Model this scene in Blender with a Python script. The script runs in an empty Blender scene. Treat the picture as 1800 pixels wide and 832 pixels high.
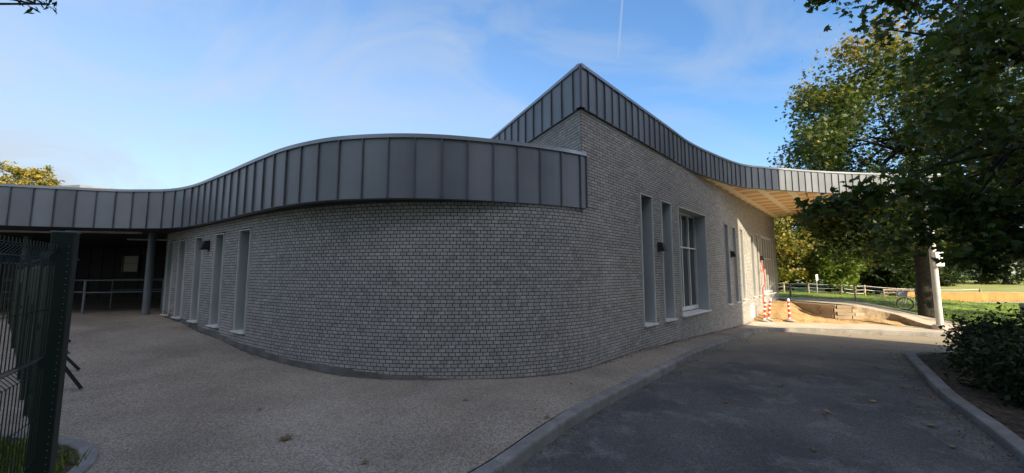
import bpy, math, random
import numpy as np
from mathutils import Vector
random.seed(7); RNG = np.random.default_rng(7)
scene = bpy.context.scene
COL = scene.collection
# ---------------------------------------------------------------- camera, sky, sun, exposure
EYE = 1.69
cam_d = bpy.data.cameras.new('camera'); cam = bpy.data.objects.new('camera', cam_d); COL.objects.link(cam)
cam_d.sensor_width = 36; cam_d.lens = 13.52; cam_d.clip_start = .05; cam_d.clip_end = 3000
cam.location = (0, 0, EYE); cam.rotation_euler = (math.radians(90) + math.atan(64/676), 0, 0)
scene.camera = cam
SUN = Vector((.53, -.85, .545)).normalized()
EL = math.asin(SUN.z); AZ = math.atan2(SUN.x, SUN.y)
world = bpy.data.worlds.new('World'); scene.world = world; world.use_nodes = True
nt = world.node_tree; nt.nodes.clear()
def N(nt, typ, **kw):
    n = nt.nodes.new(typ)
    for k, v in kw.items():
        if k.startswith('i_'): n.inputs[k[2:].replace('_', ' ')].default_value = v
        else: setattr(n, k, v)
    return n
L = nt.links.new
sky = N(nt, 'ShaderNodeTexSky', sky_type='NISHITA', sun_disc=False, sun_elevation=EL, sun_rotation=AZ, air_density=1.0, dust_density=.7, ozone_density=2.5)
bg = N(nt, 'ShaderNodeBackground'); bg.inputs[1].default_value = .13
out = N(nt, 'ShaderNodeOutputWorld')
# thin high cirrus veil, denser to the west (left) and low down
tc = N(nt, 'ShaderNodeTexCoord'); sep = N(nt, 'ShaderNodeSeparateXYZ'); L(tc.outputs['Generated'], sep.inputs[0])
mp = N(nt, 'ShaderNodeMapping'); mp.inputs['Rotation'].default_value = (0, 0, .6); mp.inputs['Scale'].default_value = (1.2, 3.2, 3.0); L(tc.outputs['Generated'], mp.inputs[0])
nz = N(nt, 'ShaderNodeTexNoise'); nz.inputs['Scale'].default_value = 1.6; nz.inputs['Detail'].default_value = 7; nz.inputs['Roughness'].default_value = .55; nz.inputs['Distortion'].default_value = 1.1; L(mp.outputs[0], nz.inputs[0])
rmp = N(nt, 'ShaderNodeMapRange'); rmp.inputs[1].default_value = .42; rmp.inputs[2].default_value = .78; L(nz.outputs[0], rmp.inputs[0])
west = N(nt, 'ShaderNodeMapRange'); west.inputs[1].default_value = .55; west.inputs[2].default_value = -.95; west.inputs[3].default_value = .04; west.inputs[4].default_value = .95; L(sep.outputs[0], west.inputs[0])
low = N(nt, 'ShaderNodeMapRange'); low.inputs[1].default_value = .75; low.inputs[2].default_value = .05; low.inputs[3].default_value = .10; low.inputs[4].default_value = 1.0; L(sep.outputs[2], low.inputs[0])
m1 = N(nt, 'ShaderNodeMath', operation='MULTIPLY'); L(west.outputs[0], m1.inputs[0]); L(low.outputs[0], m1.inputs[1])
m2 = N(nt, 'ShaderNodeMath', operation='MULTIPLY'); L(rmp.outputs[0], m2.inputs[0]); m2.inputs[1].default_value = .42
m3 = N(nt, 'ShaderNodeMath', operation='ADD', use_clamp=True); L(m1.outputs[0], m3.inputs[0]); L(m2.outputs[0], m3.inputs[1])
hs = N(nt, 'ShaderNodeHueSaturation'); hs.inputs['Saturation'].default_value = 1.22; L(sky.outputs[0], hs.inputs['Color'])
mx = N(nt, 'ShaderNodeMixRGB'); L(m3.outputs[0], mx.inputs[0]); L(hs.outputs[0], mx.inputs[1]); mx.inputs[2].default_value = (2.12, 2.36, 2.62, 1)
# faded contrail
cn = N(nt, 'ShaderNodeVectorMath', operation='NORMALIZE'); L(tc.outputs['Generated'], cn.inputs[0])
c1 = N(nt, 'ShaderNodeVectorMath', operation='DOT_PRODUCT'); L(cn.outputs[0], c1.inputs[0]); c1.inputs[1].default_value = (-0.96954, 0.22650, 0.09320)
c2 = N(nt, 'ShaderNodeMath', operation='ABSOLUTE'); L(c1.outputs['Value'], c2.inputs[0])
c3 = N(nt, 'ShaderNodeMapRange'); c3.inputs[1].default_value = .0035; c3.inputs[2].default_value = 0; L(c2.outputs[0], c3.inputs[0])
c4 = N(nt, 'ShaderNodeVectorMath', operation='DOT_PRODUCT'); L(cn.outputs[0], c4.inputs[0]); c4.inputs[1].default_value = (0.23829, 0.79424, 0.55893)
c5 = N(nt, 'ShaderNodeMapRange'); c5.inputs[1].default_value = .996; c5.inputs[2].default_value = .9995; c5.inputs[4].default_value = .45; L(c4.outputs['Value'], c5.inputs[0])
c6 = N(nt, 'ShaderNodeMath', operation='MULTIPLY'); L(c3.outputs[0], c6.inputs[0]); L(c5.outputs[0], c6.inputs[1])
ct = N(nt, 'ShaderNodeMixRGB'); L(c6.outputs[0], ct.inputs[0]); L(mx.outputs[0], ct.inputs[1]); ct.inputs[2].default_value = (1.9, 2.2, 2.7, 1); mx = ct
# warm haze added round the sun behind the camera, filling the shade
nrmz = N(nt, 'ShaderNodeVectorMath', operation='NORMALIZE'); L(tc.outputs['Generated'], nrmz.inputs[0])
dt = N(nt, 'ShaderNodeVectorMath', operation='DOT_PRODUCT'); L(nrmz.outputs[0], dt.inputs[0]); dt.inputs[1].default_value = tuple(SUN)
dm = N(nt, 'ShaderNodeMath', operation='MAXIMUM'); L(dt.outputs['Value'], dm.inputs[0]); dm.inputs[1].default_value = 0
dp = N(nt, 'ShaderNodeMath', operation='POWER'); L(dm.outputs[0], dp.inputs[0]); dp.inputs[1].default_value = 2.2
au = N(nt, 'ShaderNodeMixRGB', blend_type='ADD'); L(dp.outputs[0], au.inputs[0]); L(mx.outputs[0], au.inputs[1]); au.inputs[2].default_value = (4.6, 3.6, 2.6, 1)
L(au.outputs[0], bg.inputs[0]); L(bg.outputs[0], out.inputs[0])
sd = bpy.data.lights.new('sun', 'SUN'); sd.energy = 5.0; sd.angle = math.radians(.55); sd.color = (1, .85, .62)
so = bpy.data.objects.new('sun', sd); COL.objects.link(so); so.rotation_euler = SUN.to_track_quat('Z', 'Y').to_euler()
scene.view_settings.view_transform = 'Standard'; scene.view_settings.look = 'None'; scene.view_settings.gamma = 1
scene.view_settings.exposure = 1.18
scene.render.film_transparent = False

# ---------------------------------------------------------------- helpers
def tag(o, label=None, cat=None, group=None, kind=None):
    if label: o['label'] = label
    if cat: o['category'] = cat
    if group: o['group'] = group
    if kind: o['kind'] = kind
    return o
def thing(name, label, cat, loc=(0, 0, 0), rz=0, group=None):
    o = bpy.data.objects.new(name, None); COL.objects.link(o); o.empty_display_size = .2
    o.location = loc; o.rotation_euler = (0, 0, rz)
    return tag(o, label, cat, group)
def copy_tree(o, parent=None):
    c = o.copy(); COL.objects.link(c); c.parent = parent
    for ch in list(o.children): copy_tree(ch, c)
    return c
class MB:
    def __init__(s): s.v = []; s.f = []; s.c = []; s.m = []; s.uv = None
    def quad(s, a, b, c, d, t=.5, m=0):
        i = len(s.v); s.v += [tuple(a), tuple(b), tuple(c), tuple(d)]; s.f.append((i, i+1, i+2, i+3)); s.c.append(t); s.m.append(m)
    def poly(s, pts, t=.5, m=0):
        i = len(s.v); s.v += [tuple(p) for p in pts]; s.f.append(tuple(range(i, i+len(pts)))); s.c.append(t); s.m.append(m)
    def box(s, x0, x1, y0, y1, z0, z1, t=.5, m=0):
        s.obox(Vector(((x0+x1)/2, (y0+y1)/2, (z0+z1)/2)), Vector((1, 0, 0)), Vector((0, 1, 0)), Vector((0, 0, 1)), (x1-x0)/2, (y1-y0)/2, (z1-z0)/2, t, m)
    def obox(s, c, ax, ay, az, hx, hy, hz, t=.5, m=0):
        P = [c + ax*hx*i + ay*hy*j + az*hz*k for k in (-1, 1) for j in (-1, 1) for i in (-1, 1)]
        b = len(s.v); s.v += [tuple(p) for p in P]
        for f in ((0, 2, 3, 1), (4, 5, 7, 6), (0, 1, 5, 4), (2, 6, 7, 3), (0, 4, 6, 2), (1, 3, 7, 5)):
            s.f.append(tuple(b+q for q in f)); s.c.append(t); s.m.append(m)
    def tube(s, pts, rad, n=8, t=.5, cap=True, m=0):
        pts = [Vector(p) for p in pts]
        if not hasattr(rad, '__len__'): rad = [rad]*len(pts)
        b = len(s.v); prev = None
        for i, p in enumerate(pts):
            d = (pts[min(i+1, len(pts)-1)] - pts[max(i-1, 0)]).normalized()
            if prev is None:
                u = d.orthogonal().normalized()
            else:
                u = (prev - d*prev.dot(d)).normalized()
            prev = u; w = d.cross(u)
            for k in range(n):
                a = 2*math.pi*k/n; s.v.append(tuple(p + (u*math.cos(a) + w*math.sin(a))*rad[i]))
        for i in range(len(pts)-1):
            for k in range(n):
                s.f.append((b+i*n+k, b+i*n+(k+1) % n, b+(i+1)*n+(k+1) % n, b+(i+1)*n+k)); s.c.append(t); s.m.append(m)
        if cap:
            s.f.append(tuple(b+k for k in range(n-1, -1, -1))); s.c.append(t); s.m.append(m)
            s.f.append(tuple(b+(len(pts)-1)*n+k for k in range(n))); s.c.append(t); s.m.append(m)
    def lathe(s, prof, c=(0, 0, 0), n=20, t=.5, tf=None, m=0):
        b = len(s.v)
        for r, z in prof:
            for k in range(n):
                a = 2*math.pi*k/n; s.v.append((c[0]+r*math.cos(a), c[1]+r*math.sin(a), c[2]+z))
        for i in range(len(prof)-1):
            for k in range(n):
                s.f.append((b+i*n+k, b+i*n+(k+1) % n, b+(i+1)*n+(k+1) % n, b+(i+1)*n+k)); s.c.append(t if tf is None else tf[i]); s.m.append(m)
    def build(s, name, mat, parent=None, smooth=False, bevel=0):
        me = bpy.data.meshes.new(name); me.from_pydata(s.v, [], s.f)
        mats = mat if isinstance(mat, (list, tuple)) else [mat]
        for q in mats: me.materials.append(q)
        if len(mats) > 1: me.polygons.foreach_set('material_index', s.m)
        at = me.attributes.new('tint', 'FLOAT', 'FACE'); at.data.foreach_set('value', s.c)
        if smooth: me.polygons.foreach_set('use_smooth', [True]*len(me.polygons))
        me.update()
        o = bpy.data.objects.new(name, me); COL.objects.link(o); o.parent = parent
        if bevel:
            md = o.modifiers.new('bevel', 'BEVEL'); md.width = bevel; md.segments = 2; md.limit_method = 'ANGLE'
        return o
def V(x, y, z=0): return Vector((x, y, z))
def catmull(P, n=12):
    P = [np.array(p, float) for p in P]; P = [2*P[0]-P[1]] + P + [2*P[-1]-P[-2]]; out = []
    for i in range(1, len(P)-2):
        for k in range(n):
            t = k/n; a, b, c, d = P[i-1], P[i], P[i+1], P[i+2]
            out.append(.5*((2*b) + (c-a)*t + (2*a-5*b+4*c-d)*t*t + (3*b-a-3*c+d)*t**3))
    out.append(P[-2]); return np.array(out)
class Path:
    def __init__(s, pts):
        s.p = np.array(pts, float)[:, :2]; d = np.linalg.norm(np.diff(s.p, axis=0), axis=1); s.s = np.concatenate([[0], np.cumsum(d)]); s.L = s.s[-1]
    def at(s, t):
        x = np.interp(t, s.s, s.p[:, 0]); y = np.interp(t, s.s, s.p[:, 1]); return V(x, y)
    def tan(s, t, e=.06):
        d = s.at(min(t+e, s.L)) - s.at(max(t-e, 0)); return d.normalized()
    def nor(s, t):                       # right-hand side of the walking direction
        d = s.tan(t); return V(d.y, -d.x)
    def near(s, x, y):
        best = min(np.linspace(0, s.L, 1500), key=lambda q: (s.at(q)-V(x, y)).length); return float(best)
def offset(path, d, step=.15):
    return Path([tuple((path.at(t) + path.nor(t)*d))[:2] for t in np.arange(0, path.L+step/2, step).clip(0, path.L)])

# ---------------------------------------------------------------- materials
def mat(name, col, rough=.7, metal=0, spec=.5):
    m = bpy.data.materials.new(name); m.use_nodes = True; b = m.node_tree.nodes['Principled BSDF']
    b.inputs['Base Color'].default_value = (*col, 1); b.inputs['Roughness'].default_value = rough; b.inputs['Metallic'].default_value = metal
    b.inputs['Specular IOR Level'].default_value = spec
    return m
def noisy(name, c1, c2, scale=3, rough=.8, metal=0, bump=.2, bscale=60, bdist=.01, detail=6, speck=None, lo=.35, hi=.65, tintamt=0, spec=.4, patch=None, rvar=0):
    """two-colour noise, optional fine speckle, big patches and bump, all in object space"""
    m = mat(name, c1, rough, metal, spec); nt = m.node_tree; b = nt.nodes['Principled BSDF']; L = nt.links.new
    tc = N(nt, 'ShaderNodeTexCoord')
    n1 = N(nt, 'ShaderNodeTexNoise'); n1.inputs['Scale'].default_value = scale; n1.inputs['Detail'].default_value = detail; L(tc.outputs['Object'], n1.inputs[0])
    r1 = N(nt, 'ShaderNodeMapRange'); r1.inputs[1].default_value = lo; r1.inputs[2].default_value = hi; L(n1.outputs[0], r1.inputs[0])
    mx = N(nt, 'ShaderNodeMixRGB'); mx.inputs[1].default_value = (*c1, 1); mx.inputs[2].default_value = (*c2, 1); L(r1.outputs[0], mx.inputs[0]); col = mx.outputs[0]
    if patch:
        pc, psc, plo, phi = patch
        n2 = N(nt, 'ShaderNodeTexNoise'); n2.inputs['Scale'].default_value = psc; n2.inputs['Detail'].default_value = 9; n2.inputs['Roughness'].default_value = .65; n2.inputs['Distortion'].default_value = .4; L(tc.outputs['Object'], n2.inputs[0])
        r2 = N(nt, 'ShaderNodeMapRange'); r2.inputs[1].default_value = plo; r2.inputs[2].default_value = phi; L(n2.outputs[0], r2.inputs[0])
        x = N(nt, 'ShaderNodeMixRGB'); L(r2.outputs[0], x.inputs[0]); L(col, x.inputs[1]); x.inputs[2].default_value = (*pc, 1); col = x.outputs[0]
    if speck:
        ssc, amt = speck
        vo = N(nt, 'ShaderNodeTexVoronoi'); vo.inputs['Scale'].default_value = ssc; L(tc.outputs['Object'], vo.inputs[0])
        sp = N(nt, 'ShaderNodeSeparateColor'); L(vo.outputs['Color'], sp.inputs[0])
        rr = N(nt, 'ShaderNodeMapRange'); rr.inputs[3].default_value = 1-amt; rr.inputs[4].default_value = 1+amt; L(sp.outputs[0], rr.inputs[0])
        x = N(nt, 'ShaderNodeMixRGB', blend_type='MULTIPLY'); x.inputs[0].default_value = 1; L(col, x.inputs[1]); L(rr.outputs[0], x.inputs[2]); col = x.outputs[0]
    if tintamt:
        at = N(nt, 'ShaderNodeAttribute', attribute_name='tint')
        rr = N(nt, 'ShaderNodeMapRange'); rr.inputs[3].default_value = 1-tintamt; rr.inputs[4].default_value = 1+tintamt; L(at.outputs['Fac'], rr.inputs[0])
        x = N(nt, 'ShaderNodeMixRGB', blend_type='MULTIPLY'); x.inputs[0].default_value = 1; L(col, x.inputs[1]); L(rr.outputs[0], x.inputs[2]); col = x.outputs[0]
    L(col, b.inputs['Base Color'])
    if bump:
        nb = N(nt, 'ShaderNodeTexNoise'); nb.inputs['Scale'].default_value = bscale; nb.inputs['Detail'].default_value = 5; L(tc.outputs['Object'], nb.inputs[0])
        bp = N(nt, 'ShaderNodeBump'); bp.inputs['Strength'].default_value = bump; bp.inputs['Distance'].default_value = bdist; L(nb.outputs[0], bp.inputs['Height']); L(bp.outputs[0], b.inputs['Normal'])
    if rvar:
        r3 = N(nt, 'ShaderNodeMapRange'); r3.inputs[3].default_value = rough-rvar; r3.inputs[4].default_value = rough+rvar; L(n1.outputs[0], r3.inputs[0]); L(r3.outputs[0], b.inputs['Roughness'])
    return m
M = {}
M['brick'] = noisy('grey_brick', (.25, .24, .225), (.335, .32, .30), 9, .85, bump=.5, bscale=55, bdist=.006, tintamt=.16, patch=((.40, .38, .36), .55, .52, .8))
M['mortar'] = noisy('dark_mortar', (.03, .03, .031), (.05, .05, .05), 20, .95, bump=.3)
M['plinth'] = noisy('dirty_plinth', (.10, .10, .095), (.17, .165, .155), 3, .9)
M['zinc'] = noisy('anthracite_zinc', (.122, .134, .152), (.152, .166, .185), 1.2, .42, metal=.12, bump=.06, bscale=2.5, bdist=.02, tintamt=.13, rvar=.07)
M['seam'] = noisy('anthracite_zinc_seam', (.08, .085, .10), (.11, .115, .13), 2, .45, metal=.2, bump=0)
M['cap'] = noisy('grey_metal_coping', (.22, .24, .27), (.28, .30, .33), 2, .38, metal=.6, bump=0)
M['reveal'] = noisy('grey_window_lining', (.34, .37, .37), (.42, .45, .45), .9, .45, metal=.2, bump=.03, bscale=3)
M['frame'] = noisy('light_grey_window_frame', (.50, .51, .50), (.58, .58, .57), 2, .45, metal=.1, bump=0)
M['sill'] = noisy('pale_sill', (.62, .62, .60), (.72, .71, .68), 4, .5, metal=.1, bump=0)
M['black'] = noisy('black_metal', (.012, .012, .013), (.02, .02, .02), 3, .5, bump=0)
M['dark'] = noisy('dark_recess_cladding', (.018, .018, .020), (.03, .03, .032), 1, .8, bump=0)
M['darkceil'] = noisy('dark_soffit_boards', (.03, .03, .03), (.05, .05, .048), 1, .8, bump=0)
M['greypaint'] = noisy('grey_painted_steel', (.10, .115, .13), (.14, .155, .17), 2, .45, metal=.2, bump=0)
M['palecol'] = noisy('pale_grey_column_paint', (.38, .38, .36), (.46, .46, .43), 3, .5, bump=.05)
M['concrete'] = noisy('grey_concrete', (.33, .31, .28), (.43, .40, .36), 3, .9, bump=.4, bscale=70, speck=(90, .12), patch=((.24, .22, .20), 1.3, .55, .75))
M['kerb'] = noisy('kerb_concrete', (.17, .162, .148), (.25, .24, .222), 4, .9, bump=.4, bscale=80, speck=(130, .15), patch=((.14, .135, .125), 2.0, .5, .72), tintamt=.12)
M['slab'] = noisy('beige_footpath_concrete', (.40, .35, .28), (.52, .46, .37), 1.6, .9, bump=.3, bscale=60, speck=(70, .15), patch=((.30, .25, .19), .9, .52, .75))
M['plaza'] = noisy('washed_gravel_concrete', (.195, .162, .125), (.305, .258, .198), .55, .95, bump=.8, bscale=55, bdist=.012, speck=(75, .42), patch=((.33, .29, .245), .7, .5, .78))
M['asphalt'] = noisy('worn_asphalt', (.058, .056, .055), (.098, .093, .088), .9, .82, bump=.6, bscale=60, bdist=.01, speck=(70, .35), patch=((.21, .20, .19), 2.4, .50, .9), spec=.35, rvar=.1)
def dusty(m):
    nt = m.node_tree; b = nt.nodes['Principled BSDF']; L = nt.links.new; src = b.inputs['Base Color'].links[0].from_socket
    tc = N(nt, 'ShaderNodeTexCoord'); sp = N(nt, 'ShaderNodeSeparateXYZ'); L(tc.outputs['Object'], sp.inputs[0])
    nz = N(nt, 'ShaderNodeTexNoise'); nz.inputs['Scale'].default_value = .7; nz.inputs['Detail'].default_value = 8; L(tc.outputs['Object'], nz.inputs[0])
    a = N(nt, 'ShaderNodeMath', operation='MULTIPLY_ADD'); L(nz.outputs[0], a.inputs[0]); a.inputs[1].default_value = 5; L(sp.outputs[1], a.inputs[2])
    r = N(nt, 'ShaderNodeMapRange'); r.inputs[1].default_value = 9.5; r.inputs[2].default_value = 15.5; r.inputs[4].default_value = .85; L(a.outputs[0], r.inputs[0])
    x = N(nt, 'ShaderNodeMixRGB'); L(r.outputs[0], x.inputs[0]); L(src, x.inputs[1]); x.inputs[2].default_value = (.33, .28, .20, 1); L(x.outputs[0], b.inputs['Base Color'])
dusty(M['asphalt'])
M['paint'] = noisy('worn_white_road_paint', (.30, .30, .29), (.09, .09, .09), 7, .8, bump=0)
M['soil'] = noisy('sandy_soil', (.34, .215, .095), (.45, .30, .14), 2.2, .98, bump=.9, bscale=14, bdist=.06, speck=(40, .25), patch=((.20, .12, .055), 1.0, .52, .72))
M['bed'] = noisy('leaf_litter_soil', (.035, .026, .018), (.085, .06, .035), 8, .98, bump=1, bscale=22, bdist=.05, speck=(28, .5))
M['path'] = noisy('compacted_gravel_path', (.36, .31, .25), (.44, .38, .30), 2, .95, bump=.4, bscale=40, speck=(60, .15))
M['grassland'] = noisy('mown_grass_ground', (.10, .17, .02), (.20, .27, .04), .5, .95, bump=.8, bscale=8, bdist=.08, patch=((.16, .14, .05), .25, .52, .75))
M['grassblade'] = None
M['greenmetal'] = noisy('dark_green_coated_steel', (.003, .009, .006), (.005, .014, .009), 3, .45, bump=0)
M['wood'] = noisy('weathered_fence_wood', (.22, .17, .11), (.36, .29, .20), 8, .85, bump=.3, tintamt=.25)
M['wire'] = noisy('galvanised_wire', (.35, .35, .34), (.45, .45, .44), 2, .4, metal=.5, bump=0)
M['orange'] = noisy('orange_brown_boards', (.46, .15, .035), (.54, .20, .05), 1.5, .7, bump=.1, tintamt=.08)
M['bark'] = noisy('grey_brown_bark', (.012, .012, .008), (.030, .028, .018), 7, .95, bump=1, bscale=14, bdist=.05)
M['white'] = noisy('white_plastic', (.75, .75, .72), (.8, .8, .78), 3, .4, bump=0)
M['red'] = noisy('red_plastic', (.62, .04, .015), (.7, .055, .02), 3, .4, bump=0)
M['rubber'] = noisy('grey_rubber_base', (.20, .20, .19), (.28, .27, .25), 5, .8, bump=.2)
M['render'] = noisy('pale_render', (.42, .40, .36), (.5, .48, .44), .4, .9, bump=.1)
M['redhose'] = mat('red_cable_sleeve', (.5, .05, .03), .5)
def glass(name, col, rough=.03):
    m = mat(name, col, rough, 0, .8); b = m.node_tree.nodes['Principled BSDF']; b.inputs['IOR'].default_value = 1.9; return m
M['glass'] = glass('dark_reflecting_glass', (.02, .024, .028))
M['dimglass'] = glass('dim_tan_glass', (.10, .075, .045), .4)  # dim glow of the lit room behind, painted as tan pane colour
# plywood soffit: ochre boards with pale taped joints, aligned with the wall
WD = V(.6795, .7337); WN = V(.7337, -.6795)          # along the street wall / outward
def soffit_mat():
    m = mat('plywood_soffit', (.6, .36, .14), .6); nt = m.node_tree; b = nt.nodes['Principled BSDF']; L = nt.links.new
    tc = N(nt, 'ShaderNodeTexCoord')
    def stripe(vec, period, w, off=0):
        d = N(nt, 'ShaderNodeVectorMath', operation='DOT_PRODUCT'); L(tc.outputs['Object'], d.inputs[0]); d.inputs[1].default_value = vec
        a = N(nt, 'ShaderNodeMath', operation='ADD'); L(d.outputs['Value'], a.inputs[0]); a.inputs[1].default_value = 100+off
        q = N(nt, 'ShaderNodeMath', operation='MODULO'); L(a.outputs[0], q.inputs[0]); q.inputs[1].default_value = period
        s = N(nt, 'ShaderNodeMath', operation='LESS_THAN'); L(q.outputs[0], s.inputs[0]); s.inputs[1].default_value = w; return s.outputs[0]
    a = stripe(tuple(WN), .80, .22, .3); c = stripe(tuple(WD), .95, .27)
    mxx = N(nt, 'ShaderNodeMath', operation='MAXIMUM'); L(a, mxx.inputs[0]); L(c, mxx.inputs[1])
    nz = N(nt, 'ShaderNodeTexNoise'); nz.inputs['Scale'].default_value = 3; L(tc.outputs['Object'], nz.inputs[0])
    c1 = N(nt, 'ShaderNodeMixRGB'); c1.inputs[1].default_value = (.64, .35, .12, 1); c1.inputs[2].default_value = (.74, .43, .17, 1); L(nz.outputs[0], c1.inputs[0])
    c2 = N(nt, 'ShaderNodeMixRGB'); L(mxx.outputs[0], c2.inputs[0]); L(c1.outputs[0], c2.inputs[1]); c2.inputs[2].default_value = (.84, .72, .50, 1)
    L(c2.outputs[0], b.inputs['Base Color']); return m
M['soffit'] = soffit_mat()
def leafmat(name, cols, trans=.35, rough=.5):
    """cols: list of (pos, rgb) along the per-leaf tint"""
    m = bpy.data.materials.new(name); m.use_nodes = True; nt = m.node_tree; L = nt.links.new; nt.nodes.clear()
    at = N(nt, 'ShaderNodeAttribute', attribute_name='tint'); cr = N(nt, 'ShaderNodeValToRGB'); L(at.outputs['Fac'], cr.inputs[0])
    el = cr.color_ramp.elements
    while len(el) < len(cols): el.new(.5)
    for e, (p, c) in zip(el, cols): e.position = p; e.color = (*c, 1)
    pb = N(nt, 'ShaderNodeBsdfPrincipled'); pb.inputs['Roughness'].default_value = rough; pb.inputs['Specular IOR Level'].default_value = .35; L(cr.outputs[0], pb.inputs['Base Color'])
    tr = N(nt, 'ShaderNodeBsdfTranslucent'); g = N(nt, 'ShaderNodeMixRGB', blend_type='MULTIPLY'); g.inputs[0].default_value = 1; L(cr.outputs[0], g.inputs[1]); g.inputs[2].default_value = (1.3, 1.25, .5, 1); L(g.outputs[0], tr.inputs[0])
    ms = N(nt, 'ShaderNodeMixShader'); ms.inputs[0].default_value = trans; L(pb.outputs[0], ms.inputs[1]); L(tr.outputs[0], ms.inputs[2])
    o = N(nt, 'ShaderNodeOutputMaterial'); L(ms.outputs[0], o.inputs[0]); return m
LM = {
 'maple': leafmat('dark_maple_leaves', [(0, (.026, .048, .013)), (.6, (.060, .100, .022)), (.93, (.11, .14, .03)), (1, (.30, .24, .03))]),
 'mapleA': leafmat('turning_maple_leaves', [(0, (.028, .055, .014)), (.5, (.065, .10, .025)), (.8, (.16, .15, .03)), (1, (.38, .25, .05))]),
 'yellow': leafmat('yellowing_leaves', [(0, (.06, .09, .02)), (.5, (.20, .19, .035)), (1, (.42, .28, .06))]),
 'green': leafmat('fresh_green_leaves', [(0, (.06, .11, .018)), (1, (.20, .26, .04))]),
 'darkgreen': leafmat('dark_green_leaves', [(0, (.012, .026, .009)), (1, (.040, .062, .018))]),
 'shrub': leafmat('dark_shrub_leaves', [(0, (.010, .020, .008)), (.85, (.030, .050, .016)), (1, (.10, .03, .02))]),
 'blade': leafmat('grass_blades', [(0, (.09, .16, .015)), (1, (.26, .34, .05))]),
 'dead': leafmat('dry_fallen_leaf', [(0, (.10, .055, .025)), (1, (.28, .19, .09))], .1),
}

# ---------------------------------------------------------------- terrain functions
def ss(t):
    t = min(max(t, 0), 1); return t*t*(3-2*t)
def cl(a, lo, hi): return min(max(a, lo), hi)
def PZ(x, y):
    z = .075*cl(((-x-3)+(y-6.5))/2, 0, 6.5)
    z -= .052*cl(y-8.5, 0, 6.7)*ss((x+1)/3)
    z -= .022*cl(x-9, 0, 12)
    z -= .10*ss((5.0-y)/1.5)*ss((x+1.5)/1.5)
    return z
RZ = lambda x, y: PZ(x, y) - .13 + .035*ss((5.2-y)/2)*0
ANCH = np.array([(14, 28, .1), (16.6, 24.3, .1), (19.6, 22.7, .02), (19.8, 20, -.26), (19.6, 17.6, -.46), (18.5, 15, -.62), (10, 15, -.75), (14, 19, -.75), (12, 12, -.75), (22, 30, .12), (25, 25, .1), (30, 26, -.25), (25, 19.5, -.32), (33, 30, -.2), (60, 60, .0), (20, 40, .1),
                 (26, 15, -.6), (40, 16, -.55), (40, 10, -.75), (0, 0, -.75), (0, 10, -.6), (5, 5, -.75), (-10, 5, -.5), (-20, 0, -.5), (-20, 20, -.2), (-5, 14, -.4), (-40, 30, 0), (-60, 80, 0), (0, 60, 0), (0, -30, -.75), (30, 0, -.75), (15, 6, -.75), (60, 0, -.6), (22, 8, -.75)], float)
def TZ(x, y):
    d2 = (ANCH[:, 0]-x)**2 + (ANCH[:, 1]-y)**2 + .3; w = 1/d2**1.7
    return float((w*ANCH[:, 2]).sum()/w.sum())
def loft(name, rows, mats, zf=None, kind='structure', smooth=True, tint=False):
    b = MB(); nr, nc = len(rows), len(rows[0])
    for r in rows:
        for p in r: b.v.append((p[0], p[1], zf(p[0], p[1]) if zf else p[2]))
    for i in range(nr-1):
        for j in range(nc-1):
            b.f.append((i*nc+j, i*nc+j+1, (i+1)*nc+j+1, (i+1)*nc+j)); b.c.append(.5); b.m.append(0)
    o = b.build(name, mats, smooth=smooth)
    if kind: o['kind'] = kind
    return o
def lerp(a, b, t): return tuple(a[i]+(b[i]-a[i])*t for i in range(len(a)))
# ground sheet to the horizon
xs = [-1500, -600, -250, -120, -70] + list(np.arange(-45, 75, 1.5)) + [90, 120, 200, 400, 800, 1500]
ys = [-1000, -300, -100, -50] + list(np.arange(-30, 75, 1.5)) + [90, 130, 200, 400, 900, 2000]
loft('ground', [[(x, y) for x in xs] for y in ys], M['grassland'], TZ)

# kerb lines
KL = Path(catmull([(-6, -3), (-2.9, .4), (-1.3, 2.25), (-.2, 3.62), (.3, 4.26), (1.0, 5.1), (1.9, 6.15), (2.97, 7.36), (5.08, 9.74), (6.9, 11.8), (8.25, 13.35), (8.62, 13.82), (9.3, 14.15), (10.44, 14.33), (11.94, 14.25), (13.6, 13.9), (15.6, 13.3), (20, 12.2), (32, 10.6), (60, 8)], 8))
KR = Path(catmull([(2.6, -1), (3.6, 1.7), (4.45, 3.1), (5.07, 3.99), (5.52, 4.7), (6.2, 5.72), (7.2, 6.95), (8.15, 8.1), (8.75, 8.7), (9.7, 8.95), (12, 8.6), (20, 7.2), (32, 6), (60, 4)], 8))
iL = KL.near(8.62, 13.82)
# near plaza (left of the kerb) and far footpath
def frac_pts(n, pw=2.2): return [(k/n)**pw for k in range(n+1)]
rows = []
for i in range(141):
    q = i/140; t = q*(iL+.2); a = KL.at(t) - KL.nor(t)*.15
    if q < .5: b = lerp((-28, -4), (-28, 22), q/.5)
    else: b = lerp((-28, 22), (-6, 32), (q-.5)/.5)
    rows.append([lerp((a.x, a.y), b, f) for f in frac_pts(50)])
loft('pavement', rows, M['plaza'], PZ)
back = Path([(8.0, 14.6), (11, 17.8), (13, 19.4), (15.6, 18.6), (17.6, 16.6), (20, 15), (32, 13.2), (60, 11)])
rows = []
for i in range(81):
    q = (i/80); t = iL - .1 + (KL.L - iL+.1)*q**1.6; a = KL.at(t) - KL.nor(t)*.15; b = back.at(back.L*q**1.6)
    rows.append([lerp((a.x, a.y), (b.x, b.y), f) for f in np.linspace(0, 1, 13)])
loft('footpath', rows, M['slab'], PZ)
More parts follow.
